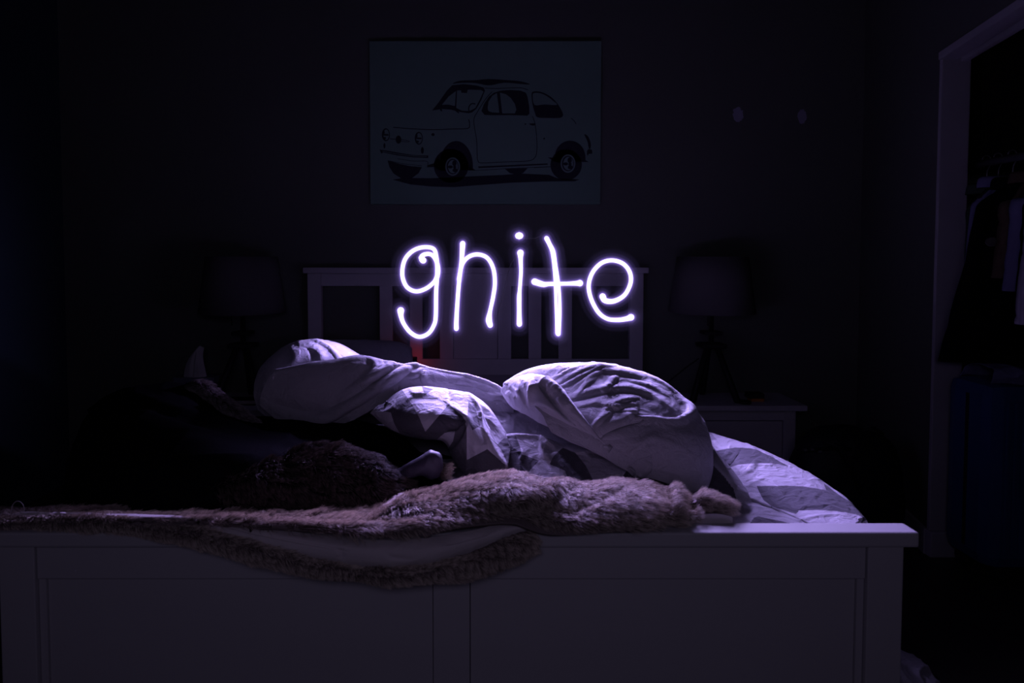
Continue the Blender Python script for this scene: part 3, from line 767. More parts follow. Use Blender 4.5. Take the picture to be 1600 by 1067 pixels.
rows = [[(20, 802, 1.21), (130, 800, 1.20), (250, 804, 1.183), (300, 808, 1.17), (400, 822, 1.147), (540, 840, 1.132), (640, 843, 1.13), (720, 830, 1.145), (790, 817, 1.168), (822, 818, 1.178)],
        [(30, 802, 1.205), (130, 801, 1.195), (250, 808, 1.172), (300, 814, 1.158), (400, 832, 1.128), (540, 855, 1.108), (640, 860, 1.106), (720, 846, 1.118), (795, 824, 1.152), (822, 822, 1.166)],
        [(30, 803, 1.20), (130, 803, 1.19), (250, 812, 1.166), (300, 820, 1.151), (400, 844, 1.119), (540, 872, 1.104), (640, 876, 1.102), (720, 860, 1.115), (800, 829, 1.15), (822, 826, 1.163)],
        [(30, 805, 1.205), (130, 806, 1.193), (250, 817, 1.169), (300, 827, 1.153), (400, 855, 1.122), (540, 884, 1.112), (640, 888, 1.112), (720, 871, 1.123), (805, 835, 1.156), (824, 831, 1.167)]]
G3 = loft(rows, 260, 50)
G3 = wrinkle(G3, 0.0025, 0.12, 121)
G3 = creases(G3, normals(G3), [([(525, 858), (532, 866), (528, 874)], 4, -0.006), ([(600, 862), (612, 872), (640, 874)], 4, -0.004), ([(700, 850), (730, 842), (760, 835)], 4, -0.008),
                               ([(350, 822), (440, 842), (540, 862)], 2.5, -0.006)])
grids_obj('suede_hem', [G3], M['hem'], throw, solid=0.003)['label'] = 'smooth pale suede side showing along the turned edge'
# corner of the suede side lying behind the footboard cap
rows = [[(1040, 832, 1.216), (1080, 832, 1.216), (1120, 832, 1.216), (1146, 834, 1.216)],
        [(1040, 816, 1.216), (1080, 810, 1.216), (1120, 806, 1.216), (1145, 812, 1.217)],
        [(1040, 812, 1.225), (1080, 806, 1.225), (1120, 803, 1.225), (1143, 807, 1.225)],
        [(1040, 812, 1.28), (1080, 808, 1.28), (1120, 806, 1.28), (1140, 810, 1.28)]]
grids_obj('suede_corner', [loft(rows, 40, 24)], M['hem'], throw, solid=0.003)

def flow_throw(p, N):
    f = np.tile(np.array([0.55, -0.55, -0.45]), (len(p), 1))
    right = np.clip((p[:, 0] - 0.05) / 0.4, 0, 1)[:, None]
    return f * (1 - right) + np.array([0.9, -0.35, -0.3]) * right
fur('fur', [G1[:94]], 120000, 0.027, flow_throw, M['fur'], throw, 0.00036, 0.42, 0.55, 3, 0.018)
fur('fur', [G2], 34000, 0.019, lambda p, N: np.tile(np.array([0.45, -0.3, -0.85]), (len(p), 1)), M['fur'], throw, 0.00038, 0.42, 0.6, 5)
lp = [P(18 + 10 * (1 - math.cos(a)) , 797 - 14 * math.sin(a), 1.30) for a in np.linspace(-0.2, math.pi + 0.3, 16)]
tube('loose_thread', lp, 0.0007, M['hem'], throw, seg=5)

# ------------------------------------------------------------------ coat with fur trim
coat = thing('black_coat', 'black hooded coat with fur trim dumped on the left of the bed', 'coat')
crest = [(140, 640, 1.84), (180, 615, 1.86), (225, 603, 1.87), (270, 599, 1.87), (300, 606, 1.86), (340, 632, 1.86), (380, 650, 1.88), (430, 650, 1.89), (500, 650, 1.88), (600, 668, 1.80), (700, 738, 1.66)]
rows = [[('w', -0.97, 1.46, 0.42), ('w', -0.95, 1.40, 0.50), ('w', -0.86, 1.40, 0.60), ('w', -0.74, 1.40, 0.605), ('w', -0.6, 1.40, 0.605), ('w', -0.5, 1.40, 0.605), ('w', -0.4, 1.40, 0.605), ('w', -0.3, 1.42, 0.605), ('w', -0.2, 1.44, 0.605), ('w', -0.1, 1.47, 0.605), ('w', -0.05, 1.5, 0.605)],
        [(104, 790, 1.52), (130, 775, 1.47), (180, 770, 1.43), (230, 768, 1.42), (280, 770, 1.42), (330, 768, 1.42), (390, 765, 1.43), (450, 758, 1.45), (540, 752, 1.48), (620, 762, 1.50), (700, 774, 1.50)],
        [(104, 740, 1.60), (135, 720, 1.54), (190, 710, 1.49), (240, 705, 1.48), (290, 705, 1.48), (340, 708, 1.48), (400, 712, 1.49), (460, 714, 1.52), (550, 722, 1.57), (630, 738, 1.58), (700, 764, 1.54)],
        [(112, 690, 1.70), (150, 665, 1.65), (200, 652, 1.62), (245, 648, 1.61), (290, 655, 1.61), (340, 668, 1.62), (390, 680, 1.63), (450, 686, 1.63), (530, 696, 1.66), (615, 716, 1.66), (700, 752, 1.60)],
        crest,
        [(150, 655, 1.98), (185, 632, 2.0), (228, 620, 2.0), (270, 616, 2.0), (305, 625, 2.0), (345, 648, 1.98), (384, 668, 1.98), (432, 668, 1.98), (500, 668, 1.98), (600, 690, 1.88), (700, 750, 1.72)],
        [('w', -1.0, 2.1, 0.45), ('w', -0.95, 2.12, 0.5), ('w', -0.88, 2.12, 0.59), ('w', -0.82, 2.12, 0.59), ('w', -0.76, 2.12, 0.59), ('w', -0.7, 2.1, 0.59), ('w', -0.64, 2.05, 0.59), ('w', -0.55, 2.0, 0.59), ('w', -0.45, 1.95, 0.59), ('w', -0.27, 1.9, 0.59), ('w', -0.1, 1.85, 0.59)]]
Gc = loft(rows, 220, 130)
Gc = wrinkle(Gc, 0.007, 0.16, 131, (1, 1, 2.2))
Gc = creases(Gc, normals(Gc), [([(195, 612), (260, 635), (330, 655), (400, 672)], 6, 0.016), ([(190, 730), (260, 740), (290, 765)], 7, 0.012),
                               ([(205, 625), (290, 655), (360, 675)], 9, -0.014), ([(250, 672), (350, 670)], 6, 0.006)], 0.75)
grids_obj('coat_body', [Gc], M['coat'], coat, solid=0.006)
# hood trim at the far edge
rows = [[(286, 603, 1.86), (310, 612, 1.84), (340, 636, 1.82), (370, 656, 1.80), (392, 664, 1.79)],
        [(292, 599, 1.83), (318, 606, 1.81), (348, 628, 1.79), (376, 650, 1.78), (396, 662, 1.77)],
        [(300, 598, 1.86), (324, 603, 1.85), (354, 624, 1.83), (382, 648, 1.82), (400, 660, 1.81)]]
Gh = loft(rows, 60, 16)
grids_obj('hood_edge', [Gh], M['coat'], coat, solid=0.004)
fur('hood_fur', [Gh], 5000, 0.030, lambda p, N: np.tile(np.array([0.9, -0.2, -0.35]), (len(p), 1)), M['fur_black'], coat, 0.0005, 0.5, 0.75, 11, 0.016, 'grey fur trim along the hood edge')
# brown fur collar in front
rows = [[(300, 792, 1.42), (380, 800, 1.40), (470, 806, 1.39), (560, 808, 1.39), (640, 800, 1.395), (662, 785, 1.41)],
        [(310, 770, 1.435), (390, 758, 1.42), (470, 765, 1.41), (560, 772, 1.405), (625, 775, 1.41), (652, 775, 1.425)],
        [(335, 752, 1.465), (400, 738, 1.45), (470, 738, 1.44), (550, 735, 1.44), (610, 746, 1.44), (645, 767, 1.445)],
        [(380, 744, 1.50), (425, 722, 1.49), (480, 715, 1.485), (545, 716, 1.48), (600, 733, 1.48), (638, 760, 1.47)],
        [(400, 742, 1.54), (435, 715, 1.54), (485, 705, 1.54), (545, 708, 1.53), (598, 726, 1.52), (634, 756, 1.50)],
        [(410, 760, 1.60), (440, 735, 1.60), (490, 725, 1.60), (545, 727, 1.59), (595, 742, 1.58), (630, 765, 1.55)]]
Gb = loft(rows, 140, 80)
Gb = wrinkle(Gb, 0.008, 0.09, 141)
Gb = creases(Gb, normals(Gb), [([(430, 712), (450, 735), (490, 760), (470, 775)], 9, -0.020), ([(500, 715), (560, 722), (620, 752)], 10, 0.008)])
grids_obj('collar', [Gb], M['coat'], coat, solid=0.005)
fur('collar_fur', [Gb], 26000, 0.026, lambda p, N: np.tile(np.array([0.6, -0.25, -0.6]), (len(p), 1)), M['fur_brown'], coat, 0.00042, 0.55, 0.65, 13, 0.013, 'brown fur collar')
# sleeve end with a fur cuff
rows = []
for t, (x, y, d, r) in enumerate([(582, 750, 1.50, 0.006), (612, 744, 1.48, 0.015), (640, 735, 1.465, 0.024), (660, 726, 1.455, 0.029), (668, 724, 1.453, 0.030), (682, 730, 1.455, 0.029), (690, 737, 1.455, 0.012)]):
    c = P(x, y, d)
    rows.append([('w', c[0] + 0.35 * r * math.sin(a), c[1] + r * math.cos(a) * 0.9, c[2] + r * math.sin(a)) for a in np.linspace(0, 2 * math.pi, 13)])
Gs = loft(rows, 60, 60)
Gs = wrinkle(Gs, 0.003, 0.05, 151)
grids_obj('sleeve', [Gs], M['sleeve'], coat)['label'] = 'dark satin sleeve end'
rows = []
for t, (x, y, d, r) in enumerate([(687, 738, 1.475, 0.008), (692, 737, 1.475, 0.018), (697, 736, 1.475, 0.013), (700, 735, 1.475, 0.003)]):
    c = P(x, y, d)
    rows.append([('w', c[0], c[1] + r * math.cos(a), c[2] + r * math.sin(a)) for a in np.linspace(0, 2 * math.pi, 13)])
Gf = loft(rows, 40, 10)
fur('cuff_fur', [Gf], 900, 0.026, lambda p, N: np.array([0.9, 0.0, 0.35]) + np.random.default_rng(2).normal(0, 0.45, p.shape), M['fur'], coat, 0.0006, 0.9, 0.6, 17, 0.012, 'grey fur tuft at the sleeve end')

# ------------------------------------------------------------------ pillow and small box by the headboard
def pillow_grid(cx, cy, cz, w, h, t, tilt):
    u = np.linspace(-1, 1, 60); v = np.linspace(0, 2 * math.pi, 60)
    U, V_ = np.meshgrid(u, v)
    prof = (1 - np.abs(U) ** 3.2) ** 0.55
    prof = np.nan_to_num(prof)
    X = cx + U * w / 2 * (1 - 0.05 * np.cos(V_) ** 2)
    b = np.sign(np.cos(V_)) * np.abs(np.cos(V_)) ** 0.75 * h / 2 * (0.80 + 0.20 * prof)
    a = np.sin(V_) * t / 2 * prof
    Y = cy + a * math.cos(tilt) + b * math.sin(tilt)
    Z = cz + b * math.cos(tilt) - a * math.sin(tilt)
    return np.stack([X, Y, Z], -1)
pg = wrinkle(pillow_grid(-0.62, 2.90, 0.670, 0.56, 0.36, 0.15, 1.05), 0.004, 0.12, 7)
tag(grids_obj('pillow', [pg], M['lining']), 'pale pillow half hidden behind the duvet in front of the headboard', 'pillow')
clk = thing('black_box', 'small black box with red glow behind the duvet near the headboard', 'box')
c0 = P(592, 560, 3.06); c1 = P(650, 580, 3.06)
box('case', c0[0], c1[0], 3.06, 3.12, 0.587, c0[2], M['black'], clk, bevel=0.004)
box('red_light', c1[0] - 0.030, c1[0] - 0.002, 3.1205, 3.124, c0[2] - 0.030, c0[2] - 0.004, M['red_led'], clk)

# ------------------------------------------------------------------ glowing word
S4 = lambda x, y: P(600 + x / 3.636, 340 + y / 3.636, LETTER_Y)
PXM = LETTER_Y / F            # metres per pixel at the word
def smooth_path(pts, n):
    K = np.array([S4(*p[:2]) for p in pts]); Rr = np.array([[p[2] if len(p) > 2 else 3.1] for p in pts])
    A = catmull(np.concatenate([K, Rr], 1), 400)
    L = np.r_[0, np.cumsum(np.linalg.norm(np.diff(A[:, :3], axis=0), axis=1))]
    s = np.linspace(0, L[-1], n)
    A = np.stack([np.interp(s, L, A[:, k]) for k in range(4)], 1)
    return A[:, :3], A[:, 3] * PXM

def stroke_meshes(path, rad, parent, blobs=()):
    """front of the tube glows, its dark back half is added to block light going backwards"""
    seg = 14
    bmf, bmb, g1, g2, g3, g4 = (bmesh.new() for _ in range(6))
    tmp = bmesh.new()
    # rounded ends
    t0 = path[0] - path[1]; t0 /= np.linalg.norm(t0); t1 = path[-1] - path[-2]; t1 /= np.linalg.norm(t1)
    def ends(pa, ra):
        a0 = [pa[0] + t0 * ra[0] * math.sin(a) for a in (1.45, 1.0, 0.5)]; r0 = [ra[0] * math.cos(a) for a in (1.45, 1.0, 0.5)]
        a1 = [pa[-1] + t1 * ra[-1] * math.sin(a) for a in (0.5, 1.0, 1.45)]; r1 = [ra[-1] * math.cos(a) for a in (0.5, 1.0, 1.45)]
        return a0 + list(pa) + a1, r0 + list(ra) + r1
    pp, rr = ends(path, rad)
    add_tube(tmp, pp, rr, seg)
    bmesh.ops.recalc_face_normals(tmp, faces=tmp.faces)
    for f in tmp.faces:
        b = bmb if f.normal.y > 0.15 else bmf
        b.faces.new([b.verts.new(v.co) for v in f.verts])
    tmp.free()
    for b in (bmf, bmb):
        bmesh.ops.remove_doubles(b, verts=b.verts, dist=1e-6)
    def plain(name, b, mat):
        me = bpy.data.meshes.new(name)
        for f in b.faces: f.smooth = True
        b.to_mesh(me); b.free(); me.materials.append(mat)
        return new_obj(name, me, parent)
    plain('stroke', bmf, M['core']); plain('back_blocker', bmb, M['back_blocker'])
    for b, extra, m in ((g1, 2.0 * PXM, 'bloom_near'), (g2, 4.5 * PXM, 'bloom_mid'), (g3, 9.0 * PXM, 'bloom_far'), (g4, 16.0 * PXM, 'bloom_faint')):  # nested glowing volumes added around the stroke to imitate lens bloom
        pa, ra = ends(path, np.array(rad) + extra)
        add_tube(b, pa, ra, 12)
        bm_obj('bloom_shell', b, M[m], parent, smooth=True)

LET = [
    ('letter_g', 'glowing white violet handwritten letter g, leftmost in the floating word', [
        [(222, 242, 5.0), (212, 228, 4.2), (228, 210, 3.4), (262, 207), (286, 226), (303, 262), (309, 300), (304, 335)],
        [(302, 330), (285, 365), (240, 402), (182, 419), (132, 396), (107, 345), (105, 290), (120, 236), (155, 195), (202, 172), (252, 168), (285, 181), (297, 220), (302, 275), (301, 340), (296, 430), (294, 560), (284, 610), (252, 658), (200, 677), (150, 652), (112, 602), (97, 560, 3.6), (95, 528, 5.2)]]),
    ('letter_n', 'glowing white violet handwritten letter n, second in the floating word', [
        [(447, 148, 4.2), (444, 200, 3.6), (438, 270), (425, 380), (416, 500), (411, 590, 3.4), (411, 630, 3.6)],
        [(425, 350), (444, 266), (482, 222), (535, 209), (588, 230), (621, 290), (630, 370), (620, 450), (603, 530), (596, 580, 4.8), (603, 610, 4.2)]]),
    ('letter_i', 'glowing white violet handwritten letter i with separate bright dot', [
        [(775, 200, 5.0), (776, 235, 3.4), (778, 310, 2.8), (771, 410, 2.8), (768, 450, 3.4), (768, 530, 3.4), (769, 605, 4.0)],
        [(764, 103, 5.0), (768, 103, 5.6), (772, 103, 5.0)]]),
    ('letter_t', 'glowing white violet handwritten letter t with a crossbar', [
        [(924, 118, 3.6), (940, 150, 3.3), (960, 195, 3.6), (975, 270, 2.6), (988, 350, 2.4), (997, 440, 2.4), (999, 550, 2.5), (990, 660, 3.6)],
        [(958, 192, 3.2), (965, 260, 2.6), (972, 350, 2.4), (976, 440, 2.4), (980, 550, 2.5), (986, 655, 3.4)],
        [(856, 364, 5.0), (905, 379, 4.2), (940, 377, 3.2), (1040, 375, 3.0), (1095, 373, 3.8), (1112, 372, 5.0)]]),
    ('letter_e', 'glowing white violet handwritten letter e, rightmost in the floating word', [
        [(1242, 448, 4.8), (1258, 472, 4.2), (1310, 473, 3.6), (1368, 438), (1401, 370), (1396, 310), (1360, 263), (1302, 243), (1245, 253), (1200, 290), (1172, 340), (1163, 400), (1180, 470), (1220, 540), (1270, 575), (1330, 581, 3.3), (1380, 574, 3.8), (1403, 566, 5.0)]]),
]
letters = {}
for nm, lab, strokes in LET:
    root = thing(nm, lab, 'light letter', group='glowing letters of the floating word')
    letters[nm] = root
    for st in strokes:
        n = max(4, int(6 + sum(math.hypot(a[0] - b[0], a[1] - b[1]) for a, b in zip(st[:-1], st[1:])) / 11))
        pa, ra = smooth_path(st, n)
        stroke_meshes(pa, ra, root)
def torch(root, x, y, share, ax, az):
    ld = bpy.data.lights.new('torch_light', 'SPOT')
    ld.energy = TORCH_POWER * share; ld.color = LETTER_COLOR
    ld.spot_size = math.radians(96); ld.spot_blend = 1.0; ld.shadow_soft_size = 0.006
    o = bpy.data.objects.new('torch_light', ld); COL.objects.link(o); o.parent = root
    q = S4(x, y); o.location = (q[0], q[1] - 0.022, q[2])
    o.rotation_euler = Vector((ax, -1, az)).to_track_quat('-Z', 'Y').to_euler()
# where the torch paused, its share of the light, and how it was tilted (sideways, downwards)
for nm, spots in (('letter_g', ((110, 290, 1, 0, -.22), (240, 402, 1, 0.1, -.22), (290, 250, 1, 0, -.22), (295, 480, 1, 0.1, -.2), (200, 677, 0.9, -4.0, -.3), (95, 530, 0.9, -4.0, -.3))),
                  ('letter_n', ((447, 150, 1, 0, -.22), (418, 480, 1, 0.1, -.2), (535, 209, 1, 0, -.22), (628, 400, 1, 0, -.22), (600, 590, 1, 0, -.2))),
                  ('letter_i', ((768, 103, 1, 0, -.22), (775, 220, 1, 0, -.22), (770, 560, 1, 0, -.22))),
                  ('letter_t', ((930, 130, 1, 0, -.22), (985, 420, 1, 0, -.22), (988, 640, 1, 0, -.2), (870, 370, 1, 0, -.22), (1105, 372, 1, 0.1, -.22))),
                  ('letter_e', ((1170, 350, 1, 0, -.22), (1300, 243, 1, .2, -.25), (1398, 360, 1.0, .5, -.3), (1250, 465, 1, .1, -.22), (1250, 565, 1, .3, -.22), (1400, 566, 0.9, .8, -.25)))):
    for x_, y_, sh, ax_, az_ in spots:
        torch(letters[nm], x_, y_, sh / 25, ax_, az_)
tube('filament', [S4(*p) for p in ((775, 108), (820, 119), (860, 118), (885, 106), (903, 95), (918, 112))], 0.0007, M['filament'], letters['letter_i'], 5)
tube('filament', [S4(*p) for p in ((752, 215), (722, 262), (700, 330), (680, 420), (655, 520), (625, 600))], 0.0005, M['filament'], letters['letter_n'], 5)

# ------------------------------------------------------------------ canvas picture
pic = thing('canvas_picture', 'blue grey canvas picture of a small vintage car above the headboard', 'picture')
pa = P(577, 64, BACK - 0.03); pb = P(938, 319, BACK - 0.03)
PYF = BACK - 0.03
box('canvas', pa[0], pb[0], PYF, BACK - 0.001, pb[2], pa[2], M['canvas'], pic, bevel=0.002)
def C(X, Y):
    u = (X - 61) / (1438 - 61); v = (Y - 58) / (1023 - 58)
    return pa[0] + u * (pb[0] - pa[0]), pa[2] + v * (pb[2] - pa[2])
def smooth_poly(pts, n=6):
    K = np.array(pts + pts[:1], float)
    m = len(pts)
    out = []
    for i in range(m):
        p0, p1, p2, p3 = (np.array(pts[(i + k) % m], float) for k in (-1, 0, 1, 2))
        for t in np.linspace(0, 1, n, endpoint=False):
            out.append(tuple(0.5 * (2 * p1 + (p2 - p0) * t + (2 * p0 - 5 * p1 + 4 * p2 - p3) * t * t + (3 * p1 - p0 - 3 * p2 + p3) * t ** 3)))
    return out
def ell(cx, cy, rx, ry, n=28, a0=0.0, a1=2 * math.pi):
    return [(cx + rx * math.cos(a0 + (a1 - a0) * k / n), cy + ry * math.sin(a0 + (a1 - a0) * k / n)) for k in range(n if a1 - a0 > 6 else n + 1)]
def stripe(pts, w):
    K = catmull(np.array(pts, float), 8 * len(pts))
    t = np.gradient(K, axis=0); t /= np.linalg.norm(t, axis=1, keepdims=True) + 1e-9
    n = np.stack([-t[:, 1], t[:, 0]], 1) * w / 2
    return [tuple(p) for p in np.concatenate([K + n, (K - n)[::-1]])]
def add_flat(bm, poly, layer):
    vs = [bm.verts.new((C(x, y)[0], PYF - 0.0002 * layer, C(x, y)[1])) for x, y in poly]
    f = bm.faces.new(vs)
dark = bmesh.new(); pale = bmesh.new()
D1 = lambda p: add_flat(dark, p, 1)
L2 = lambda p: add_flat(pale, p, 2)
D3 = lambda p: add_flat(dark, p, 3)
L4 = lambda p: add_flat(pale, p, 4)
D5 = lambda p: add_flat(dark, p, 5)
D1([(195, 877), (260, 866), (420, 868), (640, 858), (860, 848), (960, 840), (1130, 848), (1180, 868), (1312, 876), (1285, 886), (1100, 888), (900, 895), (700, 910), (560, 921), (430, 918), (300, 905)])
D1(smooth_poly([(553, 309), (600, 291), (690, 288), (770, 281), (870, 287), (960, 295), (1016, 313), (950, 310), (860, 303), (770, 319), (690, 305), (610, 304)], 3))
D1([(432, 467), (470, 420), (520, 350), (552, 318), (620, 311), (700, 320), (740, 332), (747, 350), (725, 405), (697, 455), (672, 477), (650, 483), (600, 476), (545, 462), (490, 458)])
L2([(487, 438), (530, 385), (574, 352), (568, 440), (530, 436)])
L2([(581, 349), (660, 344), (724, 346), (738, 356), (715, 405), (690, 452), (655, 470), (610, 468), (576, 452)])
D3([(604, 344), (615, 329), (636, 329), (644, 345), (640, 364), (606, 362)])
for p in ([(485, 437), (530, 436), (565, 445)], [(480, 462), (492, 470)], [(558, 455), (592, 482)], [(462, 432), (490, 466)]):
    D3(stripe(p, 7))
D3(stripe([(690, 428), (668, 427), (652, 445), (652, 470), (662, 478)], 7))
D1([(726, 470), (740, 430), (770, 385), (800, 362), (840, 350), (900, 346), (960, 350), (990, 362), (1000, 385), (1010, 440), (1012, 485), (1000, 497), (900, 494), (800, 495), (745, 493)])
L2([(763, 455), (768, 415), (790, 380), (820, 362), (832, 480), (790, 478), (768, 470)])
L2([(836, 362), (870, 370), (900, 392), (925, 428), (934, 462), (925, 484), (850, 484)])
D3(stripe([(822, 356), (830, 420), (842, 492)], 10))
D1(smooth_poly([(1024, 375), (1034, 355), (1080, 357), (1130, 380), (1170, 415), (1200, 460), (1212, 492), (1195, 510), (1120, 511), (1060, 507), (1044, 480), (1030, 430)], 3))
L2(smooth_poly([(1031, 380), (1040, 364), (1080, 366), (1120, 385), (1150, 408), (1176, 434), (1100, 431), (1042, 434)], 3))
# wheels, arches, front
def arch(cx, cy, rx, ry, wx, wy, wr, hubx, huby):
    D1(ell(cx, cy, rx, ry, 26, math.pi, 2 * math.pi) + [(cx + rx, cy + 15), (cx + rx + 20, cy + 28), (cx + rx - 20, cy + 26), (cx - rx + 10, cy + 30), (cx - rx - 40, cy + 0)])
    D1(ell(wx, wy, wr, wr * 0.98))
    L2(ell(hubx, huby, 44, 55)); D3(ell(hubx, huby, 36, 46)); L4(ell(hubx + 2, huby, 30, 40))
    D5(ell(hubx - 14, huby + 2, 15, 9)); D5(ell(hubx + 10, huby - 20, 13, 17)); D5(ell(hubx + 14, huby + 22, 15, 12)); D5(ell(hubx + 12, huby + 3, 9, 11))
arch(575, 795, 100, 148, 545, 795, 104, 554, 799)
arch(1255, 745, 92, 100, 1232, 788, 94, 1243, 781)
D1([(405, 790), (440, 780), (470, 740), (480, 800), (400, 803)])
D1([(655, 800), (690, 822), (650, 822)])
D1([(165, 762), (240, 784), (300, 796), (370, 802), (350, 838), (310, 868), (250, 872), (200, 840), (175, 800)])
D1([(866, 812), (1002, 808), (975, 838), (930, 845), (895, 838)])
D1([(118, 698), (150, 702), (250, 720), (330, 732), (408, 733), (408, 748), (320, 744), (220, 732), (140, 715), (128, 722)])
L2(stripe([(135, 708), (230, 725), (330, 737), (400, 740)], 3))
for cx, cy in ((156, 610), (352, 631)):
    D1(ell(cx, cy, 24, 38)); L2(ell(cx + 2, cy, 17, 31)); D3(stripe([(cx - 14, cy), (cx + 16, cy + 1)], 10)); D3(ell(cx - 14, cy - 14, 7, 13)); D3(ell(cx - 8, cy + 20, 9, 7))
D1(ell(231, 639, 17, 24)); D1(ell(437, 609, 10, 9))
D1(stripe([(180, 634), (212, 637)], 4)); D1(stripe([(248, 638), (295, 648), (280, 653), (245, 648)], 3))
D1(ell(147, 675, 6, 16)); D1(ell(373, 703, 9, 20))
D1(stripe([(200, 566), (300, 574), (430, 580), (560, 576), (645, 572), (655, 545), (650, 518)], 5))
D1(stripe([(790, 355), (750, 400), (705, 470), (682, 515), (685, 570), (697, 640), (700, 720), (705, 765), (730, 777), (850, 772), (1000, 766), (1045, 745), (1057, 700), (1055, 620), (1045, 545), (1030, 500)], 4))
D1(stripe([(745, 335), (820, 337), (950, 333), (1003, 345)], 4))
D1(stripe([(225, 752), (320, 766), (400, 768), (403, 800)], 3)); D1(stripe([(170, 764), (260, 782), (370, 794)], 3))
D1([(705, 798), (850, 792), (1120, 780), (1122, 788), (900, 799), (710, 808)])
D1(stripe([(690, 822), (900, 810), (1120, 800)], 3)); D1(stripe([(1040, 805), (1140, 800)], 4))
D1(smooth_poly([(1010, 545), (1045, 543), (1046, 552), (1030, 556)], 3)); D1(ell(988, 547, 5, 4)); D1(ell(1100, 633, 5, 5))
D1(smooth_poly([(1340, 608), (1362, 620), (1378, 660), (1377, 690), (1367, 690), (1358, 650)], 4))
D1([(1356, 706), (1366, 694), (1386, 700), (1388, 722), (1365, 724), (1362, 735), (1356, 728)])
D1(stripe([(1260, 512), (1280, 530), (1290, 546)], 4))
for f in pale.faces: f.material_index = 1
tmp_me = bpy.data.meshes.new('print'); pale.to_mesh(tmp_me); pale.free()
dark.from_mesh(tmp_me); bpy.data.meshes.remove(tmp_me)
cp = bm_obj('car_print', dark, M['ink'], pic); cp.data.materials.append(M['canvas'])
cp['label'] = 'dark printed outline of the car'; cp['kind'] = 'stuff'

# ------------------------------------------------------------------ table lamps and nightstands
def nightstand(name, label, x0, x1, front, top, drawer=True):
    r = thing(name, label, 'nightstand', group=None)
    box('top', x0, x1, front, BACK - 0.02, top - 0.026, top, W, r, bevel=0.003)
    a, b2 = x0 + 0.045, x1 - 0.045
    f = front + 0.02
    for s in (0, 1):
        xx = a if s == 0 else b2 - 0.056
        box('post', xx, xx + 0.056, f, f + 0.045, 0.0, top - 0.0265, W, r, bevel=0.002)
        box('side_panel', xx + 0.01, xx + 0.046, f + 0.045, BACK - 0.03, 0.06, top - 0.0265, W, r, bevel=0.002)
    box('upper_rail', a + 0.056, b2 - 0.056, f + 0.002, f + 0.03, top - 0.075, top - 0.0265, W, r, bevel=0.001)
    box('lower_rail', a + 0.056, b2 - 0.056, f + 0.002, f + 0.03, 0.06, 0.10, W, r, bevel=0.001)
    box('back_panel', a + 0.05, b2 - 0.05, BACK - 0.045, BACK - 0.032, 0.06, top - 0.0265, W, r)
    d = box('drawer', a + 0.060, b2 - 0.060, f + 0.006, f + 0.028, 0.106, top - 0.080, W, r, bevel=0.0015)
    kn = bmesh.new(); add_lathe(kn, 0, 0, [(0.001, 0.0), (0.012, 0.0), (0.008, 0.012), (0.016, 0.022), (0.012, 0.028), (0.001, 0.029)], 14)
    k = bm_obj('knob', kn, M['metal'], d, smooth=True)
    k.rotation_euler = (math.pi / 2, 0, 0); k.location = ((a + b2) / 2, f + 0.006, (top - 0.08 + 0.106) / 2)
    return r
NF = 2.98
nt_top = float(P(1200, 634, NF)[2])
nx1 = float(P(1262, 634, NF)[0])
nightstand('nightstand', 'white wooden nightstand with a drawer, right of the bed', nx1 - 0.70, nx1, NF, nt_top)
lx1 = float(P(440, 634, NF)[0])
nightstand('nightstand', 'white nightstand on the left side of the bed, mostly behind the coat', lx1 - 0.70, lx1 - 0.0, NF, nt_top)

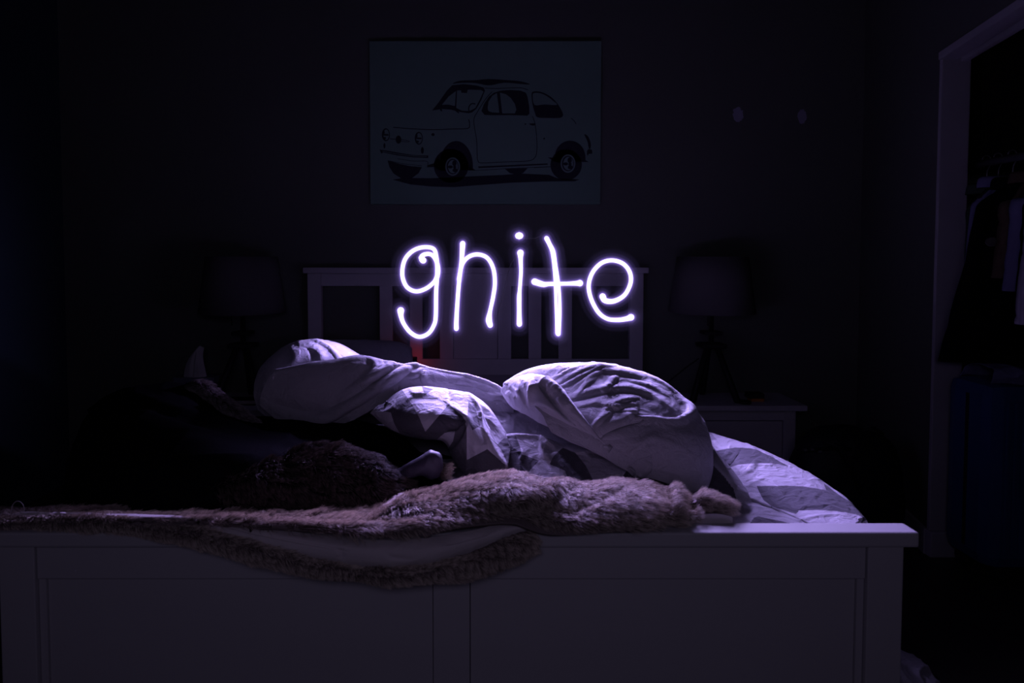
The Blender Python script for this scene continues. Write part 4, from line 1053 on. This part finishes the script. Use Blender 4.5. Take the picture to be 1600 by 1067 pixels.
def lamp(px, label, cord=False, mirror=1):
    r = thing('table_lamp', label, 'lamp', group=None)
    y = 3.12
    c = P(px, 540, y); cx = c[0]
    z = lambda py: float(P(px, py, y)[2])
    mpp = y / F
    # shade: thin double wall open cone
    r0, r1 = 53 * mpp, 65 * mpp
    bm = bmesh.new()
    zt, zb = z(401), z(488)
    rings = add_lathe(bm, cx, y, [(r0, zt), (r1, zb), (r1 - 0.003, zb), (r0 - 0.003, zt)], 40)
    for k2 in range(40):
        bm.faces.new((rings[0][k2], rings[0][(k2 + 1) % 40], rings[3][(k2 + 1) % 40], rings[3][k2]))
    bm_obj('shade', bm, M['shade'], r, smooth=True)
    lathe('pole', cx, y, [(0.012, z(545)), (0.012, z(470)), (0.017, z(468)), (0.017, z(450))], M['black'], r, 14)
    lathe('bulb', cx, y, [(0.002, z(425)), (0.022, z(430)), (0.028, z(440)), (0.016, z(450))], M['tissue'], r, 16)
    tube('shade_ring', [(cx - r0 + 0.004, y, z(404)), (cx + r0 - 0.004, y, z(404))], 0.002, M['black'], r, 6)
    bm = bmesh.new(); add_box(bm, cx - 14 * mpp, cx + 14 * mpp, y - 0.04, y + 0.04, z(522), z(517)); bm_obj('collar', bm, M['black'], r, bevel=0.003)
    bm = bmesh.new(); add_box(bm, cx - 19 * mpp, cx + 19 * mpp, y - 0.055, y + 0.055, z(542), z(536)); bm_obj('collar', bm, M['black'], r, bevel=0.003)
    zf = nt_top
    for ang, sp in ((-2.5, 0.135), (-0.75, 0.135), (1.6, 0.12)):
        ex, ey = cx + sp * math.cos(ang), y + sp * math.sin(ang) * 0.9
        sx, sy = cx + 0.03 * math.cos(ang), y + 0.03 * math.sin(ang)
        tube('leg', [(sx, sy, z(541)), (ex, ey, zf + 0.012), (ex + 0.003 * math.cos(ang), ey, zf + 0.001)], [0.014, 0.016, 0.012], M['black'], r, 10)
    tube('pull_chain', [(cx - 11 * mpp, y - 0.05, z(470)), (cx - 11 * mpp, y - 0.05, z(507))], [0.002, 0.003], M['black'], r, 6)
    if cord:
        tube('cord', [P(1092, 560, y - 0.02), P(1072, 574, y - 0.02), P(1050, 592, y - 0.02), P(1030, 612, y - 0.03), (float(P(1030, 612, y)[0]), y - 0.03, zf + 0.004)], 0.003, M['black'], r, 6)
    return r
lamp(1111, 'tripod table lamp with tapered pale shade on the right nightstand', True)
lamp(380, 'tripod table lamp with tapered pale shade on the left nightstand')

# things on the right nightstand
c = P(1163, 625, 3.03)
disc = tag(lathe('coaster', c[0], 3.03, [(0.030, nt_top + 0.0008), (0.032, nt_top + 0.004), (0.030, nt_top + 0.013), (0.012, nt_top + 0.015)], M['black'], None, 20),
           'small black round disc beside the lamp on the right nightstand', 'disc')
a = P(1171, 627, 3.06); b2 = P(1195, 614, 3.06)
bx = thing('card_box', 'small black box with orange lower edge on the right nightstand', 'box')
box('box_lid', a[0], b2[0], 3.06, 3.12, nt_top + 0.016, nt_top + 0.040, M['black'], bx, bevel=0.002)
box('box_base', a[0] + 0.012, b2[0] - 0.001, 3.062, 3.118, nt_top + 0.0008, nt_top + 0.0158, M['orange'], bx, bevel=0.001)['label'] = 'orange base'

# things on the left nightstand
tb = thing('tissue_box', 'blue grey tissue box with a white tissue, left of the lamp', 'tissue box')
a = P(270, 590, 3.02); b2 = P(334, 590, 3.02)
box('carton', a[0], b2[0], 3.02, 3.14, nt_top + 0.001, a[2], M['cardboard'], tb, bevel=0.003)
yT = 3.07
rows = [[(287, 589, yT - 0.03), (300, 590, yT - 0.045), (315, 590, yT - 0.04), (323, 588, yT - 0.02)],
        [(289, 576, yT - 0.02), (300, 574, yT - 0.035), (312, 575, yT - 0.03), (320, 574, yT - 0.015)],
        [(294, 562, yT - 0.01), (302, 553, yT - 0.025), (310, 556, yT - 0.02), (317, 558, yT - 0.01)],
        [(302, 551, yT), (308, 544, yT - 0.012), (312, 541, yT - 0.01), (319, 543, yT)],
        [(300, 556, yT + 0.02), (307, 548, yT + 0.02), (312, 546, yT + 0.02), (317, 550, yT + 0.02)],
        [(290, 588, yT + 0.03), (302, 588, yT + 0.03), (312, 588, yT + 0.03), (321, 588, yT + 0.03)]]
Gt = loft(rows, 40, 50); n_ = normals(Gt)
Gt = creases(Gt, n_, [([(301, 588), (302, 570), (305, 552)], 2.2, -0.012), ([(312, 588), (310, 565)], 2.5, 0.006)])
grids_obj('tissue', [Gt], M['tissue'], tb)['label'] = 'white tissue standing out of the box'
bk = thing('book', 'thin closed book lying on the left nightstand beside the lamp', 'book')
a = P(352, 625, 3.0); b2 = P(410, 625, 3.0)
box('cover', a[0], b2[0], 2.995, 3.07, nt_top + 0.0205, nt_top + 0.024, M['black'], bk, bevel=0.001)
box('pages', a[0] + 0.003, b2[0] - 0.002, 2.998, 3.068, nt_top + 0.0045, nt_top + 0.020, M['paper'], bk)
box('cover', a[0], b2[0], 2.995, 3.07, nt_top + 0.0008, nt_top + 0.004, M['black'], bk, bevel=0.001)

# ------------------------------------------------------------------ wall details
for i, (cx, cy, w, h, lab, seed) in enumerate(((1153, 180, 8, 10, 'pale filler patch on the back wall, left of two', 3), (1253, 182, 7, 11, 'pale filler patch on the back wall, right of two', 9))):
    bm = bmesh.new()
    r_ = random.Random(seed)
    front = []; backv = []
    for k in range(28):
        a = 2 * math.pi * k / 28
        rr = 1 + r_.uniform(-0.12, 0.12) + (0.35 * r_.random() if math.sin(a) > 0.6 and i == 0 else 0)
        q = P(cx + w * rr * math.cos(a), cy - h * rr * math.sin(a), BACK)
        front.append(bm.verts.new((q[0], BACK - 0.0025, q[2]))); backv.append(bm.verts.new((q[0], BACK - 0.0002, q[2])))
    bm.faces.new(front); bm.faces.new(backv)
    for k in range(28):
        bm.faces.new((front[k], front[(k + 1) % 28], backv[(k + 1) % 28], backv[k]))
    tag(bm_obj('wall_patch', bm, M['patch']), lab, 'patch')
ol = thing('wall_outlet', 'white wall outlet plate behind the black bag, right of the nightstand', 'outlet')
a = P(1270, 678, BACK); b2 = P(1299, 700, BACK)
box('plate', a[0], b2[0], BACK - 0.008, BACK - 0.0003, b2[2], a[2], M['plastic'], ol, bevel=0.002)
for s in (0.3, 0.7):
    xx = a[0] + (b2[0] - a[0]) * s
    box('socket', xx - 0.010, xx + 0.010, BACK - 0.011, BACK - 0.0082, b2[2] + 0.02, a[2] - 0.012, M['black'], ol, bevel=0.001)

# black bag on the floor
bag = thing('black_bag', 'slumped black bag on the floor between nightstand and closet', 'bag')
rows = []
for t, (z, rx, ry, ox) in enumerate([(0.0, 0.17, 0.11, 0), (0.03, 0.215, 0.14, 0), (0.15, 0.235, 0.15, 0.0), (0.30, 0.22, 0.14, 0.0), (0.41, 0.18, 0.11, 0.005), (0.46, 0.11, 0.07, 0.0), (0.475, 0.02, 0.015, -0.01)]):
    rows.append([('w', 1.475 + ox + rx * math.cos(a), 2.60 + ry * math.sin(a), z + 0.001) for a in np.linspace(0, 2 * math.pi, 17)])
Gg = loft(rows, 90, 60)
Gg = wrinkle(Gg, 0.008, 0.12, 171)
Gg[..., 2] = np.maximum(Gg[..., 2], 0.001)
grids_obj('bag_body', [Gg], M['bag'], bag)
tube('strap', [P(1290, 690, 2.46), P(1310, 698, 2.435), P(1330, 730, 2.435), P(1345, 770, 2.44)], 0.008, M['bag'], bag, 8)
tube('handle', [P(1360, 682, 2.57), P(1350, 672, 2.57), P(1365, 668, 2.57), P(1380, 678, 2.57)], 0.007, M['bag'], bag, 8)
for px, py in ((1258, 703), (1281, 705), (1269, 702)):
    q = P(px, py, 2.445)
    box('buckle', q[0] - 0.006, q[0] + 0.006, 2.440, 2.450, q[2] - 0.004, q[2] + 0.004, M['metal'], bag, bevel=0.001)
tube('strap', [P(1252, 704, 2.45), P(1270, 703, 2.45), P(1300, 700, 2.45), P(1330, 702, 2.47)], 0.007, M['bag'], bag, 8)

# ------------------------------------------------------------------ closet contents
def garment(name, label, cat, y, xl, xc, ztop, zhem, mat, flare=0.02, depth=0.045, seed=0, sleeve=True, emblem=False, collar=True):
    """hanging garment facing the room; xl = left shoulder, xc = middle at the rail"""
    r = thing(name, label, cat, group='garments hanging in the closet')
    hw = xc - xl
    rows = []
    prof = [(0.0, 0.20, 0.45), (0.035, 0.42, 0.7), (0.075, 0.75, 0.9), (0.11, 0.97, 1.0), (0.16, 1.0, 1.0), (0.30, 0.98, 1.05), (0.55, 1.0, 1.1), (0.80, 1.04, 1.2), (1.0, 1.06, 1.25)]
    H = ztop - zhem
    for f, w, dp in prof:
        z = ztop - H * f if f > 0.16 else ztop - f * 0.75
        fl_ = flare * f
        rows.append([('w', xc + (hw * w + fl_) * math.cos(a), y + depth * dp * math.sin(a) * (1 + 0.25 * math.sin(5 * a + seed)), z) for a in np.linspace(0, 2 * math.pi, 25)])
    G = loft(rows, 96, 90)
    G = wrinkle(G, 0.006, 0.10, seed + 200, (1.6, 1, 0.35))
    grids_obj('garment_body', [G], mat, r, solid=0.002)
    if sleeve:
        rows = []
        for f, w in ((0, 0.035), (0.05, 0.055), (0.3, 0.05), (0.6, 0.045), (0.85, 0.042), (0.9, 0.04)):
            z = ztop - 0.085 - f * H * 0.8
            xs = xl + 0.015 - 0.045 * f
            rows.append([('w', xs + w * math.cos(a), y - 0.012 + 0.8 * w * math.sin(a), z) for a in np.linspace(0, 2 * math.pi, 15)])
        Gs = wrinkle(loft(rows, 40, 60), 0.005, 0.07, seed + 220)
        grids_obj('sleeve', [Gs], mat, r, solid=0.002)
    if collar:
        rows = []
        for z, w in ((ztop - 0.02, 0.07), (ztop + 0.01, 0.065), (ztop + 0.02, 0.055)):
            rows.append([('w', xc + w * math.cos(a), y + 0.6 * w * math.sin(a), z) for a in np.linspace(0, 2 * math.pi, 17)])
        grids_obj('collar', [loft(rows, 40, 10)], mat, r, solid=0.002)
    # its hanger
    h = thing('clothes_hanger', 'hanger on the closet rail holding the ' + label.split(',')[0], 'hanger', group='clothes hangers on the rail')
    hk = [(xc + 0.016 * math.cos(a), y, 1.545 + 0.016 * math.sin(a) - 0.002) for a in np.linspace(-0.3, math.pi, 10)]
    tube('hook', [(xc, y, ztop - 0.005), (xc + 0.004, y, 1.50), (xc + 0.016, y, 1.525)] + hk, 0.0022, M['metal'], h, 6)
    tube('hanger_arm', [(xc - hw * 0.8, y, ztop - 0.07), (xc - hw * 0.45, y, ztop - 0.03), (xc, y, ztop - 0.002), (xc + hw * 0.45, y, ztop - 0.03), (xc + hw * 0.8, y, ztop - 0.07)], 0.006, M['black'], h, 8)
    return r
XC = 1.905
garment('green_shirt', 'dark green garment, deepest on the closet rail', 'garment', 2.45, 1.835, XC, 1.43, 0.95, M['green'], 0.0, 0.02, 1, sleeve=False)
garment('blue_shirt', 'blue grey shirt, second from the back on the rail', 'garment', 2.395, 1.815, XC, 1.45, 0.98, M['shirt_blue'], 0.03, 0.02, 2, sleeve=False)
gc_ = garment('long_coat', 'long black coat with small emblem, widest on the rail', 'garment', 2.33, 1.80, XC, 1.44, 0.79, M['coat'], 0.135, 0.028, 3, sleeve=False)
q = P(1549, 378, 2.282)
lathe_bm = bmesh.new()
rg = [lathe_bm.verts.new((q[0] + 0.022 * math.cos(a), 2.277, q[2] + 0.016 * math.sin(a))) for a in np.linspace(0, 2 * math.pi, 20, endpoint=False)]
rh = [lathe_bm.verts.new((v.co.x, 2.283, v.co.z)) for v in rg]
lathe_bm.faces.new(rg); lathe_bm.faces.new(rh)
for k in range(20): lathe_bm.faces.new((rg[k], rg[(k + 1) % 20], rh[(k + 1) % 20], rh[k]))
bm_obj('emblem', lathe_bm, M['emblem'], gc_)['label'] = 'round grey chest emblem'
garment('brown_jacket', 'brown wool jacket, in front of the long black coat', 'garment', 2.25, 1.845, XC, 1.45, 1.08, M['brown'], 0.0, 0.018, 4)
garment('blue_shirt', 'blue grey shirt with long sleeve, in front of the brown jacket', 'garment', 2.17, 1.815, XC, 1.455, 1.02, M['shirt_blue'], 0.0, 0.018, 5)
garment('black_jacket', 'black jacket, between the blue shirt and the striped shirt', 'garment', 2.08, 1.785, XC, 1.44, 0.86, M['coat'], 0.02, 0.018, 6)
garment('striped_shirt', 'pale grey striped shirt, nearest hanging at the frame edge', 'garment', 1.98, 1.71, XC, 1.43, 0.90, M['shirt_grey'], 0.0, 0.02, 7)

# dark box on the closet shelf
sb = thing('storage_box', 'tall dark storage box on the shelf at the end of the closet', 'box')
box('carton', 1.99, 2.60, 2.59, 2.84, 1.566, 2.10, M['black'], sb, bevel=0.006)
box('lid', 1.98, 2.61, 2.58, 2.845, 2.101, 2.13, M['black'], sb, bevel=0.004)

# suitcase
suit = thing('suitcase', 'blue ribbed hard suitcase standing under the hanging clothes', 'suitcase')
sx0, sx1, sy0, sy1 = 1.77, 2.22, 2.22, 2.44
sz0, sz1 = 0.06, 0.725
bm = bmesh.new(); add_box(bm, sx0, sx1, sy0, sy1, sz0, sz1)
bm_obj('shell', bm, M['suitcase'], suit, bevel=0.045)
nr = 13
for k in range(nr):
    xx = sx0 + 0.06 + k * (sx1 - sx0 - 0.12) / (nr - 1)
    b = bmesh.new(); add_box(b, xx - 0.007, xx + 0.007, sy0 - 0.006, sy0 + 0.004, sz0 + 0.06, sz1 - 0.06)
    bm_obj('rib', b, M['suitcase'], suit, bevel=0.003)
box('zip_band', sx0 - 0.002, sx1 + 0.002, (sy0 + sy1) / 2 - 0.008, (sy0 + sy1) / 2 + 0.008, sz0 + 0.05, sz1 - 0.05, M['black'], suit, bevel=0.002)
tube('carry_handle', [(1.93, 2.33, sz1 - 0.005), (1.935, 2.33, sz1 + 0.025), (2.06, 2.33, sz1 + 0.025), (2.065, 2.33, sz1 - 0.005)], 0.01, M['black'], suit, 10)
for xx in (sx0 + 0.06, sx1 - 0.06):
    for yy in (sy0 + 0.03, sy1 - 0.03):
        b = bmesh.new()
        add_tube(b, [(xx - 0.012, yy, 0.0285), (xx + 0.012, yy, 0.0285)], 0.027, 18)
        w = bm_obj('wheel', b, M['black'], suit)
        b = bmesh.new(); add_box(b, xx - 0.018, xx + 0.018, yy - 0.012, yy + 0.012, 0.04, 0.075)
        bm_obj('wheel_fork', b, M['black'], suit, bevel=0.003)
# folded cloth on the suitcase
rows = [[('w', 1.79, 2.25, sz1 - 0.002), ('w', 1.87, 2.23, sz1 - 0.002), ('w', 1.92, 2.24, sz1 - 0.002)],
        [('w', 1.785, 2.235, sz1 + 0.03), ('w', 1.87, 2.21, sz1 + 0.035), ('w', 1.93, 2.23, sz1 + 0.03)],
        [('w', 1.80, 2.26, sz1 + 0.055), ('w', 1.87, 2.25, sz1 + 0.06), ('w', 1.92, 2.26, sz1 + 0.05)],
        [('w', 1.80, 2.36, sz1 + 0.05), ('w', 1.87, 2.36, sz1 + 0.05), ('w', 1.92, 2.36, sz1 + 0.045)],
        [('w', 1.79, 2.40, sz1), ('w', 1.87, 2.40, sz1), ('w', 1.92, 2.40, sz1)]]
tag(grids_obj('folded_cloth', [wrinkle(loft(rows, 40, 40), 0.006, 0.06, 301)], M['shirt_blue'], None, solid=0.003), 'crumpled grey cloth lying on top of the blue suitcase', 'cloth')

# pale blanket crumpled on the floor beside the bed
rows = [[('w', 0.98, 1.62, 0.002), ('w', 1.06, 1.60, 0.002), ('w', 1.16, 1.60, 0.002), ('w', 1.24, 1.66, 0.002)],
        [('w', 0.96, 1.66, 0.05), ('w', 1.06, 1.65, 0.07), ('w', 1.15, 1.66, 0.045), ('w', 1.24, 1.70, 0.015)],
        [('w', 0.95, 1.76, 0.10), ('w', 1.05, 1.76, 0.10), ('w', 1.14, 1.77, 0.06), ('w', 1.23, 1.78, 0.02)],
        [('w', 0.94, 1.92, 0.06), ('w', 1.04, 1.93, 0.06), ('w', 1.12, 1.93, 0.03), ('w', 1.19, 1.92, 0.008)],
        [('w', 0.94, 2.02, 0.002), ('w', 1.04, 2.03, 0.002), ('w', 1.12, 2.02, 0.002), ('w', 1.17, 2.0, 0.002)]]
Gk = wrinkle(loft(rows, 80, 80), 0.012, 0.09, 311)
Gk[..., 2] = np.maximum(Gk[..., 2], 0.002)
tag(grids_obj('floor_blanket', [Gk], M['lining'], None, solid=0.002), 'pale crumpled blanket on the dark floor beside the footboard post', 'blanket')
